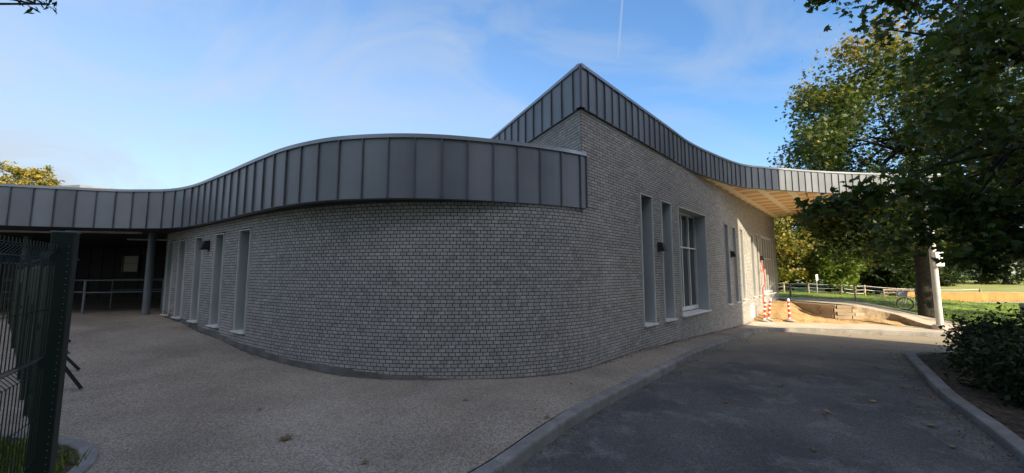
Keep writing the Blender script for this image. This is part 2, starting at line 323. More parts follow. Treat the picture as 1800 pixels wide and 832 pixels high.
# road
rows = [[(x, y) for x in np.arange(-7, 62, .6)] for y in np.arange(-4, 16, .4)]
rows = [[p for p in r] for r in rows]
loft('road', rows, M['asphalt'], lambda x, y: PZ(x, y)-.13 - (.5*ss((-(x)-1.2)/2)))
def sweep_kerb(path, side, w, top, name, s0=0, s1=None, stone=1.0, down=.35):
    """kerb stones, each ending 4 mm short of the next, rounded top edge; side=-1 puts the stone left of the line"""
    b = MB(); s1 = s1 or path.L; t = s0
    while t < s1-.05:
        e = min(t+stone, s1); n = 4; prof = []
        tnt = random.random()
        for k in range(n+1):
            q = t + .003 + (e-t-.006)*k/n; p = path.at(q); nr = path.nor(q)*side
            z = top(p.x, p.y); r = .025
            pr = [(0, -down), (0, -r*1.2+.0), (r*.3, -r*.3), (r*1.2, 0), (w-.01, 0), (w, -.01), (w, -down)]
            prof.append([(p.x+nr.x*a, p.y+nr.y*a, z+c) for a, c in pr])
        for k in range(n):
            for j in range(6):
                b.quad(prof[k][j], prof[k+1][j], prof[k+1][j+1], prof[k][j+1], tnt)
        b.poly(prof[0], tnt); b.poly(prof[-1][::-1], tnt)
        t = e
    o = b.build(name, M['kerb']); o['kind'] = 'structure'; return o
sweep_kerb(KL, -1, .15, lambda x, y: PZ(x, y)+.004, 'kerb')
sweep_kerb(KR, 1, .16, lambda x, y: PZ(x, y)-.13+.10, 'kerb')
# planting bed right of the road
rows = []
for i in range(91):
    t = KR.L*(i/90)**1.3; a = KR.at(t) + KR.nor(t)*.15; d = 14 if t > 8 else 10
    e = KR.at(t) + V(.78, -.62)*d*.9
    rows.append([lerp((a.x, a.y), (e.x, e.y), f) for f in frac_pts(18, 1.6)])
loft('flower_bed', rows, M['bed'], lambda x, y: PZ(x, y)-.07 + .05*math.sin(x*3.1+y)*math.sin(y*2.3) + .03*math.sin(9*x)*math.sin(8*y+1))
# thin pale line on the road, mottled by noise
b = MB()
for (p, q) in (((8.9, 12.6), (10.75, 9.75)),):
    p, q = V(*p), V(*q); d = (q-p).normalized(); n = V(d.y, -d.x)*.05
    for k in range(12):
        u = p.lerp(q, k/12); w = p.lerp(q, (k+1)/12)
        b.quad(*[(a.x, a.y, RZ(a.x, a.y)+.006) for a in (u-n, w-n, w+n, u+n)])
tag(b.build('road_marking', M['paint']), kind='structure')

# ramp path, soil and stepped retaining wall
O = [(15.5, 27, .26), (16.6, 24.3, .2), (19.6, 22.7, .1), (19.9, 20, -.17), (19.3, 17.6, -.38), (18.7, 15.3, -.50), (19.5, 14.6, -.53)]
I = [(15.2, 22.6, .26), (14.9, 20.6, .22), (15.5, 18.2, .2), (16.1, 17.75, .08), (16.9, 17.2, -.15), (16.75, 15.7, -.42), (17.0, 14.2, -.47)]
O2 = catmull(O, 6); I2 = catmull(I, 6)
loft('path', [[tuple(a+(c-a)*f) for f in np.linspace(0, 1, 7)] for a, c in zip(O2, I2)], M['path'])
b = MB()                                                  # timber edging along the inner side of the ramp
for k in range(len(I2)-1):
    a, c = V(*I2[k]), V(*I2[k+1]); d = (c-a).normalized(); n = V(d.y, -d.x).normalized()*-.0
    m_ = (a+c)/2; side = V(d.y, -d.x).normalized()
    b.obox(m_ + V(0, 0, -.27), d, side, V(0, 0, 1), (c-a).length/2+.004, .025, .295)
tag(b.build('path_edging', M['wood']), 'long thin timber edging along the ramp path above the soil', 'edging')
def soil_z(x, y):
    p = V(x, y); u = (p-V(1.29, 6.95)).dot(WD); w = (p-V(1.29, 6.95)).dot(WN)
    base = PZ(x, y)+.012
    rise = .62*ss((y - 16.4 - .35*w*0)/4.2)
    rise *= 1-ss((w-.5)/1.7)
    bump = .16*math.exp(-((x-13.0)**2+(y-17.6)**2)/1.2)
    edge = ss((y-(16.15+.10*math.sin(3*x)))/1.2)
    n = .03*math.sin(5*x+2*y)*math.sin(4*y-x) + .02*math.sin(11*x)*math.sin(9*y)
    right = ss((x-15.0)/1.2)
    return base - .05 + edge*(rise*(1-.75*right) + bump + n + .07) + edge*right*.12
rows = [[(x, y, soil_z(x, y)) for x in np.arange(9.3, 17.4, .09)] for y in np.arange(15.4, 21.6, .09)]
b = MB()
nr, nc = len(rows), len(rows[0])
for r in rows: b.v += r
for i in range(nr-1):
    for j in range(nc-1):
        x, y, _ = rows[i][j]
        w = (V(x, y)-V(1.29, 6.95)).dot(WN)
        if w < -.25: continue
        if y > 16.35+ (x-16.2)*-1.0 and x > 16.9: continue
        b.f.append((i*nc+j, i*nc+j+1, (i+1)*nc+j+1, (i+1)*nc+j)); b.c.append(.5); b.m.append(0)
o = b.build('soil', M['soil'], smooth=True); o['kind'] = 'structure'
b = MB()                                                  # retaining wall of long blocks, stepping down at its right end
W = Path(catmull([(15.15, 21.6), (14.75, 20.4), (14.85, 19.1), (15.1, 18.35), (15.6, 18.0), (16.4, 17.75)], 8))
for c in range(5):
    z1 = .19 - .155*c; z0 = z1-.15; end = W.L - .78 + .21*c; t = -.2 - .1*(c % 2)
    while t < end-.02:
        e = min(t+.62, end); a, d = W.at(max(t, 0)), W.at(e)
        if (d-a).length > .03:
            dr = (d-a).normalized(); b.obox((a+d)/2+V(0, 0, (z0+z1)/2), dr, V(dr.y, -dr.x), V(0, 0, 1), (d-a).length/2-.001, .12+random.uniform(-.003, .003), .0745, random.random())
        t = e
M['blocks'] = noisy('sandy_concrete_blocks', (.34, .27, .18), (.42, .34, .24), 3, .9, bump=.4, tintamt=.15)
tag(b.build('retaining_wall', M['blocks']), 'low sandy block retaining wall stepping down beside the ramp path', 'retaining wall')

# ---------------------------------------------------------------- main building
B = thing('brick_building', 'grey brick building with curved corner, dark zinc fascia bands and projecting canopy roof', 'building', (1.3, 10, 0))
BI = Vector((1.3, 10, 0))
_b = MB.build
def bpart(mb, name, m, parent=None, **kw):
    mb.v = [(x-BI.x, y-BI.y, z-BI.z) for x, y, z in mb.v]
    return _b(mb, name, m, parent or B, **kw)
Z_LOW0, Z_LOW1 = 2.87, 3.885; Z_T0, Z_T1 = 4.80, 5.62
C0 = V(1.308, 7.047)                                             # prow corner of the tall part
# curved low wall: from under the left canopy to the prow
WL = Path(catmull([(-10.55, 11.72), (-9.8, 11.16), (-8.9, 10.51), (-7.8, 9.70), (-6.65, 8.86), (-5.42, 7.96), (-4.75, 7.52), (-3.9, 7.02), (-2.85, 6.6), (-1.85, 6.36), (-.9, 6.33), (-.05, 6.42), (.62, 6.63), (1.05, 6.86)] + [tuple(C0+WD*q+WN*.012)[:2] for q in (.12, .5, 1.0)], 10))
WT = Path([tuple(C0)[:2], tuple(C0+WD*20.1)[:2]])
LD = V(-.42, .9075).normalized()
WF = Path([tuple(C0+LD*9)[:2], tuple(C0)[:2]])
BH = .06
def brick_wall(path, s0, s1, z0f, z1, blen, holes, odd_cut=True, jit=.0022, name='brick_wall'):
    """blen(s) is the brick length at s; the bricks stand 8 mm in front of the mortar bed"""
    b = MB(); rec = .008
    c0 = int(math.floor((-.9)/BH)); c1 = int(math.ceil(z1/BH))
    for c in range(c0, c1):
        za, zb = c*BH, min((c+1)*BH, z1)
        s = s0 - (.5 if c % 2 else 0)*blen(s0)
        cuts = []
        while s < s1:
            cuts.append(s); l = blen(max(s, s0))
            if odd_cut and c % 2 and len(cuts) > 1 and l < .15 and cuts[-1]-cuts[-2] > .2: l *= 1.5
            s += l
        cuts.append(s1)
        iv = []
        for a, e in zip(cuts[:-1], cuts[1:]):
            a, e = max(a, s0), min(e, s1)
            if e-a < .012: continue
            seg = [(a, e)]
            for h0, h1, hz0, hz1 in holes:
                if zb > hz0+.005 and za < hz1-.005:
                    ns = []
                    for p, q in seg:
                        if q <= h0 or p >= h1: ns.append((p, q)); continue
                        if p < h0: ns.append((p, h0))
                        if q > h1: ns.append((h1, q))
                    seg = ns
            iv += seg
        for a, e in iv:
            if e-a < .01: continue
            pm = path.at((a+e)/2)
            if zb < z0f(pm.x, pm.y)-.14: continue
            pa, pe = path.at(a), path.at(e); na, ne = path.nor(a), path.nor(e)
            ra, re = pa-na*rec, pe-ne*rec
            b.quad((ra.x, ra.y, za), (re.x, re.y, za), (re.x, re.y, zb), (ra.x, ra.y, zb), .5, 1)
            g = .0062; zt = zb-.0125
            if e-a < .03: g = .002
            ta, te = path.at(a+g), path.at(e-g); t = cl(random.gauss(.5, .23), 0, 1)
            j = [random.uniform(-jit, jit) for _ in range(4)]; zj = random.uniform(-.0012, .0012)
            f = [(ta+na*j[0])+V(0, 0, za+zj), (te+ne*j[1])+V(0, 0, za+zj), (te+ne*j[2])+V(0, 0, zt+zj), (ta+na*j[3])+V(0, 0, zt+zj)]
            k = [ta-na*rec+V(0, 0, za), te-ne*rec+V(0, 0, za), te-ne*rec+V(0, 0, zt), ta-na*rec+V(0, 0, zt)]
            b.quad(*f, t)
            for q in range(4): b.quad(f[(q+1) % 4], f[q], k[q], k[(q+1) % 4], t*.9)
    return bpart(b, name, [M['brick'], M['mortar']])
# windows: (s at the near/left end, width)
LZ0, LZ1 = .48, 2.60
lw = []
for (x, y) in [(-5.42, 7.96), (-6.62, 8.84), (-7.8, 9.70), (-8.93, 10.53), (-9.85, 11.2)]:
    s = WL.near(x, y); lw.append((s-.56, s))
RZ0, RZ1 = .5, 3.54
rw = [(2.47, 3.11, RZ0, RZ1), (3.68, 4.34, RZ0, RZ1), (4.88, 7.31, RZ0+.02, RZ1), (9.47, 9.99, .56, 3.50), (10.62, 11.1, .58, 3.48), (11.8, 12.3, .62, 3.5), (13.7, 14.25, .64, 3.4), (14.8, 15.25, .64, 3.5), (16.0, 19.0, .64, 3.52)]
def blen_low(s):
    p = WL.at(cl(s, 0, WL.L))
    if p.x < -4.7: return .222
    return .112*random.uniform(.97, 1.03)
brick_wall(WL, 0, WL.near(C0.x+.35, C0.y+.37), PZ, Z_LOW0+.05, blen_low, [(a, e, LZ0, LZ1) for a, e in lw])
brick_wall(WT, 0, WT.L, lambda x, y: PZ(x, y)-.4, Z_T0+.05, lambda s: .222, rw)
brick_wall(WF, 0, WF.L, lambda x, y: 3.2, Z_T0+.05, lambda s: .222, [])
# plinth strip of darker render at the foot of the low wall's left part
b = MB()
t = 0
while t < WL.near(-.6, 6.3):
    e = t+.25; A, E_ = WL.at(t), WL.at(e); na, ne = WL.nor(t)*.012, WL.nor(e)*.012
    za, ze = PZ(A.x, A.y), PZ(E_.x, E_.y); h = .10+.015*math.sin(t*3)+.01*math.sin(t*11)
    h *= ss((WL.near(-.6, 6.3)-t)/2.5)
    b.quad((A.x+na.x, A.y+na.y, za-.05), (E_.x+ne.x, E_.y+ne.y, ze-.05), (E_.x+ne.x, E_.y+ne.y, ze+h), (A.x+na.x, A.y+na.y, za+h))
    b.quad((A.x+na.x, A.y+na.y, za+h), (E_.x+ne.x, E_.y+ne.y, ze+h), (E_.x-ne.x, E_.y-ne.y, ze+h+.008), (A.x-na.x, A.y-na.y, za+h+.008))
    t = e
bpart(b, 'plinth', M['plinth'])
# windows
def window(path, s0, s1, z0, z1, depth=.30, bars=(), rails=(), far_first=False):
    S = V(path.at((s0+s1)/2).x, path.at((s0+s1)/2).y)
    d = (path.at(s1)-path.at(s0)).normalized(); n = V(d.y, -d.x); o = path.at(s0); w = (path.at(s1)-o).length; up = V(0, 0, 1)
    def P(s, k, z): return o + d*s + n*k + V(0, 0, z)
    fr = MB()                                          # metal lining of the reveal
    T = .012
    fr.obox(P(T/2, -depth/2, (z0+z1)/2), d, n, up, T/2, depth/2, (z1-z0)/2)
    fr.obox(P(w-T/2, -depth/2, (z0+z1)/2), d, n, up, T/2, depth/2, (z1-z0)/2)
    fr.obox(P(w/2, -depth/2, z1-T/2), d, n, up, w/2-T-.001, depth/2, T/2)
    lin = bpart(fr, 'window', M['reveal'])
    tr = MB(); e = .020                                 # thin light trim round the opening, standing proud
    for sx in (0, w): tr.obox(P(sx, .006, (z0+z1)/2), d, n, up, e/2, .022, (z1-z0)/2+e/2)
    tr.obox(P(w/2, .006, z1), d, n, up, w/2-e/2-.001, .022, e/2)
    bpart(tr, 'frame', M['frame'], lin).location = -Vector((0, 0, 0))
    sl = MB(); sl.obox(P(w/2, -depth/2+.03, z0-.008), d, n, up, w/2+.015, depth/2+.05, .014)
    bpart(sl, 'sill', M['sill'], lin)
    if bars or rails:
        mu = MB(); ft = .032
        for s in [ft] + [w*q for q in bars] + [w-ft]: mu.obox(P(s, -depth+.03, (z0+z1)/2), d, n, up, ft/1.3, .03, (z1-z0)/2-.014)
        for z in [z0+.10] + [z0+(z1-z0)*q for q in rails] + [z1-.04]: mu.obox(P(w/2, -depth+.027, z), d, n, up, w/2-.03, .030, .022 if z > z0+.2 else .055)
        bpart(mu, 'mullion', M['frame'], lin)
    gl = MB(); gl.obox(P(w/2, -depth-.01, (z0+z1)/2), d, n, up, w/2, .012, (z1-z0)/2)
    bpart(gl, 'pane', M['glass'], lin)
    return lin
for a, e in lw: window(WL, a, e, LZ0, LZ1, .27)
for k, (a, e, z0, z1) in enumerate(rw):
    if k == 2: window(WT, a, e, z0, z1, .36, (.22, .46, .72), (.645,))
    elif k == 8: window(WT, a, e, z0, z1, .12, (.2, .4, .6, .8), (.62,))
    elif k in (1, 5): window(WT, a, e, z0, z1, .28, (), (.645,))
    else: window(WT, a, e, z0, z1, .28)
# service hatch in the sunlit stretch of wall
b = MB(); q = WT.at(13.35); b.obox(q+WN*.012+V(0, 0, .08), WD, WN, V(0, 0, 1), .28, .014, .30)
bpart(b, 'hatch', M['sill'])

# zinc fascia bands
def fascia(path, s0, s1, z0, z1, step, name, seam_side=1, phase=0):
    b = MB(); sm = MB(); t = s0+phase; cuts = [s0]
    while t < s1-.05:
        if t > s0+.05: cuts.append(t)
        t += step
    cuts.append(s1)
    for a, e in zip(cuts[:-1], cuts[1:]):
        n = 3; tn = random.random(); j0, j1, bow = random.uniform(-.004, .004), random.uniform(-.004, .004), random.uniform(.001, .006)
        for k in range(n):
            u, w = a+(e-a)*k/n, a+(e-a)*(k+1)/n
            pu, pw, nu, nw = path.at(u), path.at(w), path.nor(u), path.nor(w)
            bu, bw = bow*math.sin(math.pi*k/n), bow*math.sin(math.pi*(k+1)/n)
            b.quad(pu+nu*(bu+j0)+V(0, 0, z0), pw+nw*(bw+j0)+V(0, 0, z0), pw+nw*(bw+j1)+V(0, 0, z1), pu+nu*(bu+j1)+V(0, 0, z1), tn)
            # drip edge turned in under the band
            b.quad(pu-nu*.12+V(0, 0, z0), pw-nw*.12+V(0, 0, z0), pw+nw*(bw+j0)+V(0, 0, z0), pu+nu*(bu+j0)+V(0, 0, z0), tn)
    for t in cuts:
        p, n, d = path.at(t), path.nor(t), path.tan(t)
        sm.obox(p+n*.012+V(0, 0, (z0+z1)/2), d, n, V(0, 0, 1), .009, .020, (z1-z0)/2-.004)
    f = bpart(b, name, M['zinc']); bpart(sm, 'seam', M['seam'], f)
    cp = MB(); t = s0                                   # coping
    while t < s1-.001:
        e = min(t+.12, s1); pu, pw, nu, nw = path.at(t), path.at(e), path.nor(t), path.nor(e); a0, a1 = .035, -.10
        for (k0, h0), (k1, h1) in (((a0, -.035), (a0, .028)), ((a0, .028), (a1, .040)), ((a1, .040), (a1, -.05)), ((a0, -.035), (.004, -.035))):
            cp.quad(pu+nu*k0+V(0, 0, z1+h0), pw+nw*k0+V(0, 0, z1+h0), pw+nw*k1+V(0, 0, z1+h1), pu+nu*k1+V(0, 0, z1+h1))
        t = e
    for t in (s0, s1):
        p, n = path.at(t), path.nor(t); cp.poly([p+n*.035+V(0, 0, z1-.035), p+n*.035+V(0, 0, z1+.028), p-n*.10+V(0, 0, z1+.04), p-n*.10+V(0, 0, z1-.05)])
    bpart(cp, 'coping', M['cap'], f)
    return f
FL = Path(catmull([(-24, 4.4), (-19, 6.9), (-15.5, 8.35), (-12.75, 9.46), (-11.72, 9.80), (-10.6, 10.1), (-9.74, 10.14), (-9.02, 10.05), (-8.0, 9.55), (-6.25, 8.30), (-5.0, 7.36), (-4.03, 6.68), (-3.2, 6.26), (-2.57, 6.08), (-1.82, 6.0), (-1.1, 6.06), (-.28, 6.27), (.42, 6.52), (1.0, 6.78), (1.375, 7.0)], 10))
fascia(FL, 0, FL.L, Z_LOW0, Z_LOW1, .425, 'fascia', phase=.18)
e = FL.at(FL.L); n = FL.nor(FL.L); b = MB()
b.obox(e - n*.10 + V(0, 0, (Z_LOW0+Z_LOW1)/2), FL.tan(FL.L), n, V(0, 0, 1), .012, .10, (Z_LOW1-Z_LOW0)/2); bpart(b, 'end_cap', M['zinc'])
LN = V(LD.y, -LD.x); LN = -LN if LN.x > 0 else LN
kk = (.05-.05*WN.dot(LN))/(1-WN.dot(LN)**2); q = C0 + WN*kk + LN*kk
FF = Path([tuple(q+LD*9)[:2], tuple(q)[:2]]); fascia(FF, 0, FF.L, Z_T0, Z_T1, .41, 'fascia', phase=(FF.L-.24) % .41)
fr_pts = [tuple(q)[:2]] + [tuple(C0+WD*s+WN*.05)[:2] for s in (.6, 1.5, 3, 4.5, 5.8)] + [(6.45, 12.30), (8.2, 13.63), (9.3, 14.05), (10.4, 14.33), (12.0, 14.70), (13.5, 14.93), (15.1, 15.10), (16.4, 15.15), (17.15, 15.12)]
FR = Path(np.vstack([np.array([fr_pts[0]]), catmull(fr_pts[1:], 10)]))
fascia(FR, 0, FR.L, Z_T0, Z_T1, .315, 'fascia', phase=.26)
tip = [(17.15, 15.12), (16.95, 15.9), (16.5, 17.3), (15.8, 19.4), (15.1, 22.0), (15.2, 24)]
FB = Path(catmull(tip, 6)); fascia(FB, 0, FB.L, Z_T0, Z_T1, .315, 'fascia')
# roofs, closed slabs just below the copings
def slab(pts, z0, z1, name, mats, parent=None):
    b = MB(); n = len(pts)
    b.poly([(x, y, z1) for x, y in pts], m=0); b.poly([(x, y, z0) for x, y in pts][::-1], m=1)
    for i in range(n):
        a, c = pts[i], pts[(i+1) % n]; b.quad((a[0], a[1], z0), (c[0], c[1], z0), (c[0], c[1], z1), (a[0], a[1], z1))
    return bpart(b, name, mats, parent)
frp = [tuple(FR.at(t)-FR.nor(t)*.03)[:2] for t in np.linspace(0.05, FR.L-.05, 70)]
fbp = [tuple(FB.at(t)-FB.nor(t)*.03)[:2] for t in np.linspace(0.1, FB.L, 14)]
slab(frp+fbp+[(10, 30), (-2.5, 24), tuple(C0+LD*8.9+V(.05, 0))[:2]], Z_T0+.012, Z_T1-.03, 'canopy_roof', [M['cap'], M['soffit']])
flp = [tuple(FL.at(t)-FL.nor(t)*.03)[:2] for t in np.linspace(0, FL.L-.1, 110)]
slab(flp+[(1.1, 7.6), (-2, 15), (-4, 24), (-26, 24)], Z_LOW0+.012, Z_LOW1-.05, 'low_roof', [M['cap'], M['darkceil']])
# building core: end walls behind the street wall, closing the volume
b = MB(); E1 = C0+WD*20.1; bk = V(-.7337, .6795)
b.quad(E1-WN*.01, E1+bk*14, E1+bk*14+V(0, 0, Z_T0), E1-WN*.01+V(0, 0, Z_T0))
bpart(b, 'end_wall', M['render'])
# recess under the left canopy: dark back wall, side wall, ceiling strips, columns
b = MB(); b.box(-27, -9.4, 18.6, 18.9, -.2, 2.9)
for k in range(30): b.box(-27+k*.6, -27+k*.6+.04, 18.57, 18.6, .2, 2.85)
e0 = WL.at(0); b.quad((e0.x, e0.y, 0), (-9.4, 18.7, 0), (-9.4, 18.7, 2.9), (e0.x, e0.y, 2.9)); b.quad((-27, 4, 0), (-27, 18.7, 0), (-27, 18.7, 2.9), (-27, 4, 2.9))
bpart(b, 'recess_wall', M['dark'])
for (x, w, z0, z1) in ((-18.3, .75, 1.75, 2.5), (-21.4, .5, 1.5, 2.55)):
    b = MB(); b.box(x-w/2, x+w/2, 18.5, 18.56, z0, z1); wn = bpart(b, 'window', M['dimglass'])
    b = MB()
    for xx in (x-w/2, x+w/2): b.box(xx-.02, xx+.02, 18.46, 18.495, z0-.02, z1+.02)
    b.box(x-w/2+.025, x+w/2-.025, 18.46, 18.495, (z0+z1)/2-.02, (z0+z1)/2+.02); bpart(b, 'frame', M['greypaint'], wn)
for (x, y, l) in ((-11.6, 10.9, 1.7), (-13.8, 10.7, 1.7), (-15.8, 10.3, 1.7), (-12.6, 13.5, 1.5)):
    b = MB(); d = V(-.96, -.28); b.obox(V(x, y, 2.845), d.normalized(), V(d.y, -d.x).normalized(), V(0, 0, 1), l/2, .05, .025); bpart(b, 'ceiling_light', M['palecol'])
def column(x, y, z0, z1, r, m, name='column'):
    b = MB(); b.lathe([(0, z0), (r*1.0, z0), (r, z1), (0, z1)], (x, y, 0), 24); o = bpart(b, name, m, smooth=False)
    return o
column(-10.75, 11.45, PZ(-10.75, 11.45)-.1, 2.9, .095, M['greypaint'])
column(-15.9, 12.6, .3, 2.9, .11, M['greypaint'])
# slim pale column carrying the tip of the canopy, on a concrete footing
column(16.72, 15.28, -.6, Z_T0+.01, .105, M['palecol'])
b = MB(); b.lathe([(0, 0), (.23, 0), (.23, .16), (.19, .2), (0, .2)], (16.72, 15.28, PZ(16.72, 15.28)-.02), 24); bpart(b, 'footing', M['concrete'])
b = MB(); b.box(16.55, 16.86, 15.02, 15.17, 1.95, 2.5); bpart(b, 'control_box', M['white'], bevel=.01)
# loops of red cable sleeve on the wall
def lamp(x, y, z, nrm, label):
    d = V(-nrm.y, nrm.x); L0 = thing('wall_lamp', label, 'wall lamp', (x, y, z), math.atan2(nrm.y, nrm.x), 'black wall lamps on the brick building')
    b = MB(); w = .075                                  # wedge: narrow at the top, open and deep at the foot
    pr = [(0, -.11), (.17, -.11), (.10, .11), (0, .11)]
    A = [(p, -w, q) for p, q in pr]; C = [(p, w, q) for p, q in pr]
    b.poly(A); b.poly(C[::-1])
    for i in range(4): b.quad(A[i], A[(i+1) % 4], C[(i+1) % 4], C[i])
    b.build('housing', M['black'], L0, bevel=.004)
    b = MB(); b.box(.02, .14, -w+.015, w-.015, -.118, -.112); b.build('lens', M['sill'], L0)
    b = MB(); b.box(-.004, .012, -.06, .06, -.13, .13); b.build('back_plate', M['black'], L0)
for s, z, lab in ((3.46, 2.33, 'black wedge wall lamp between two tall narrow windows nearest the prow'), (10.33, 2.40, 'black wedge wall lamp at the edge of the sunlit wall patch'), (15.62, 2.40, 'black wedge wall lamp beside the far large window under the canopy')):
    p = WT.at(s)+WN*.01; lamp(p.x, p.y, z, WN, lab)
s = WL.near(-7.45, 9.44); p = WL.at(s)+WL.nor(s)*.01; lamp(p.x, p.y, 2.36, WL.nor(s), 'black wedge wall lamp on the curved low wall among five narrow windows')
b = MB(); p = WT.at(15.35)+WN*.05; P_ = lambda k, z, o=.0: p+WD*k+WN*o+V(0, 0, z)
b.tube([P_(.2, 2.3), P_(.25, 1.95, .05), P_(.0, 1.8, .12), P_(-.5, 1.78, .1)], .022, 6); b.tube([P_(.3, 1.9, .06), P_(.32, 1.3, .1), P_(0, 1.12, .12), P_(-.35, 1.0, .1), P_(-.42, .3, .1)], .022, 6)
tag(b.build('cable_sleeve', M['redhose']), 'red cable sleeve looping down the wall under the canopy', 'cable')

# ---------------------------------------------------------------- buildings behind
# pale roof edge seen over the left canopy
H = thing('hall_building', 'distant hall whose pale flat roof corner shows above the left canopy', 'building', (-36, 36, 0))
b = MB()
rp = [(-34.3, 30), (-30.6, 34), (-38, 44), (-50, 42), (-52, 33)]
for z0, z1, s in ((8.45, 8.66, 1),):
    P0 = [(x+36, y-36, z0+.0) for x, y in rp]; P1 = [(x+36, y-36, z1) for x, y in rp]
    b.poly(P1); b.poly(P0[::-1])
    for i in range(5): b.quad(P0[i], P0[(i+1) % 5], P1[(i+1) % 5], P1[i])
b.build('roof', M['greypaint'], H)
b = MB(); rp2 = [(-34.8, 31.2), (-31.6, 34.2), (-38, 43), (-49, 41), (-50.5, 34)]
for i in range(5):
    a, c = rp2[i], rp2[(i+1) % 5]; b.quad((a[0]+36, a[1]-36, 0), (c[0]+36, c[1]-36, 0), (c[0]+36, c[1]-36, 8.36), (a[0]+36, a[1]-36, 8.36))
b.build('wall', M['wood'], H)
# neighbouring block behind the photographer, which throws the long shade over the forecourt
NB = thing('apartment_block', 'tall pale apartment block standing behind the camera across the road', 'building', (19.17, -2.2, -.75), math.atan2(-.53, -.85))
b = MB(); b.box(0, 46, 0, 12, 0, 15.0); b.box(-1.0, 46, -.1, 12.2, 15.0, 17.0); b.box(12, 46, 0, 12, 17, 21); b.build('wall', M['render'], NB)
wb = MB(); wb.box(-.6, .6, -.05, -.0, -.7, .7)
for k in range(14):
    for fl in range(5):
        o = None
        x, z = 3.0+3.1*k, 2.2+2.8*fl
        if k == 0 and fl == 0: w0 = wb.build('window', M['glass'], NB); o = w0
        else: o = w0.copy(); COL.objects.link(o); o.parent = NB
        o.location = (x, 12.06, z)

# ---------------------------------------------------------------- foliage
def leafshape(kind):
    if kind == 'maple':
        a = [(-.03, 0), (-.22, .02), (-.50, .22), (-.28, .34), (-.36, .62), (-.14, .52), (0, .98), (.14, .52), (.36, .62), (.28, .34), (.50, .22), (.22, .02), (.03, 0)]
        return np.array([(x, y, -.35*abs(x) - .25*max(0, y-.4)) for x, y in a])
    if kind == 'oval': return np.array([(0, 0, 0), (-.28, .35, -.04), (-.22, .72, -.04), (0, 1, -.12), (.22, .72, -.04), (.28, .35, -.04)])
    if kind == 'narrow': return np.array([(0, 0, 0), (-.12, .4, -.04), (0, 1, -.15), (.12, .4, -.04)])
    if kind == 'spray': # small spray of leaves seen far off: ragged outline
        return np.array([(0, 0, 0), (-.5, .15, -.1), (-.2, .4, 0), (-.45, .8, -.1), (0, .65, .05), (.25, 1, -.1), (.25, .5, 0), (.6, .35, -.1), (.2, .1, 0)])
    if kind == 'blade': return np.array([(-.06, 0, 0), (.06, 0, 0), (.03, .6, 0), (.1, 1, .1)])
def leaves(name, pts, size, shape, material, parent, tint, droop=.3, up=None):
    n = len(pts); S = leafshape(shape); k = len(S)
    sz = size*RNG.uniform(.65, 1.25, n)
    # random frames, with the blade facing mostly upward and tip pointing outward/down
    nrm = RNG.normal(0, .62, (n, 3)); nrm[:, 2] += .75; nrm /= np.linalg.norm(nrm, axis=1)[:, None]
    d = RNG.normal(0, 1, (n, 3)); d[:, 2] -= droop*1.5
    if up is not None: d = RNG.normal(0, .35, (n, 3)); d[:, 2] = 1; nrm = RNG.normal(0, 1, (n, 3))
    d -= nrm*(d*nrm).sum(1)[:, None] if up is None else 0
    d /= np.linalg.norm(d, axis=1)[:, None]
    w = np.cross(nrm, d); w /= np.linalg.norm(w, axis=1)[:, None]
    vv = pts[:, None, :] + sz[:, None, None]*(w[:, None, :]*S[None, :, 0:1] + d[:, None, :]*(S[None, :, 1:2]-.4*(up is None)) + nrm[:, None, :]*S[None, :, 2:3])
    me = bpy.data.meshes.new(name); me.vertices.add(n*k); me.vertices.foreach_set('co', vv.reshape(-1).astype(np.float32))
    me.loops.add(n*k); me.loops.foreach_set('vertex_index', np.arange(n*k, dtype=np.int32))
    me.polygons.add(n); me.polygons.foreach_set('loop_start', np.arange(0, n*k, k, dtype=np.int32)); me.polygons.foreach_set('loop_total', np.full(n, k, dtype=np.int32))
    me.materials.append(material); me.update(calc_edges=True)
    a = me.attributes.new('tint', 'FLOAT', 'FACE'); a.data.foreach_set('value', np.clip(tint, 0, 1).astype(np.float32))
    me.validate()
    o = bpy.data.objects.new(name, me); COL.objects.link(o); o.parent = parent; return o
def crown_clumps(c, r, n, fill=.55, lo=-1):
    """clump centres through an uneven ellipsoid, most of them towards its surface"""
    out = []; c = np.array(c); r = np.array(r)
    ph = RNG.uniform(0, 6, 6)
    while len(out) < n:
        d = RNG.normal(0, 1, 3); d /= np.linalg.norm(d)
        if d[2] < lo: continue
        lob = 1 + .16*math.sin(3*math.atan2(d[1], d[0])+ph[0]) + .13*math.sin(5*d[2]*2+ph[1]) + .10*math.sin(7*math.atan2(d[1], d[0])+4*d[2]+ph[2])
        q = RNG.uniform(fill**3, 1)**(1/3)
        out.append(c + d*r*q*lob)
    return np.array(out)
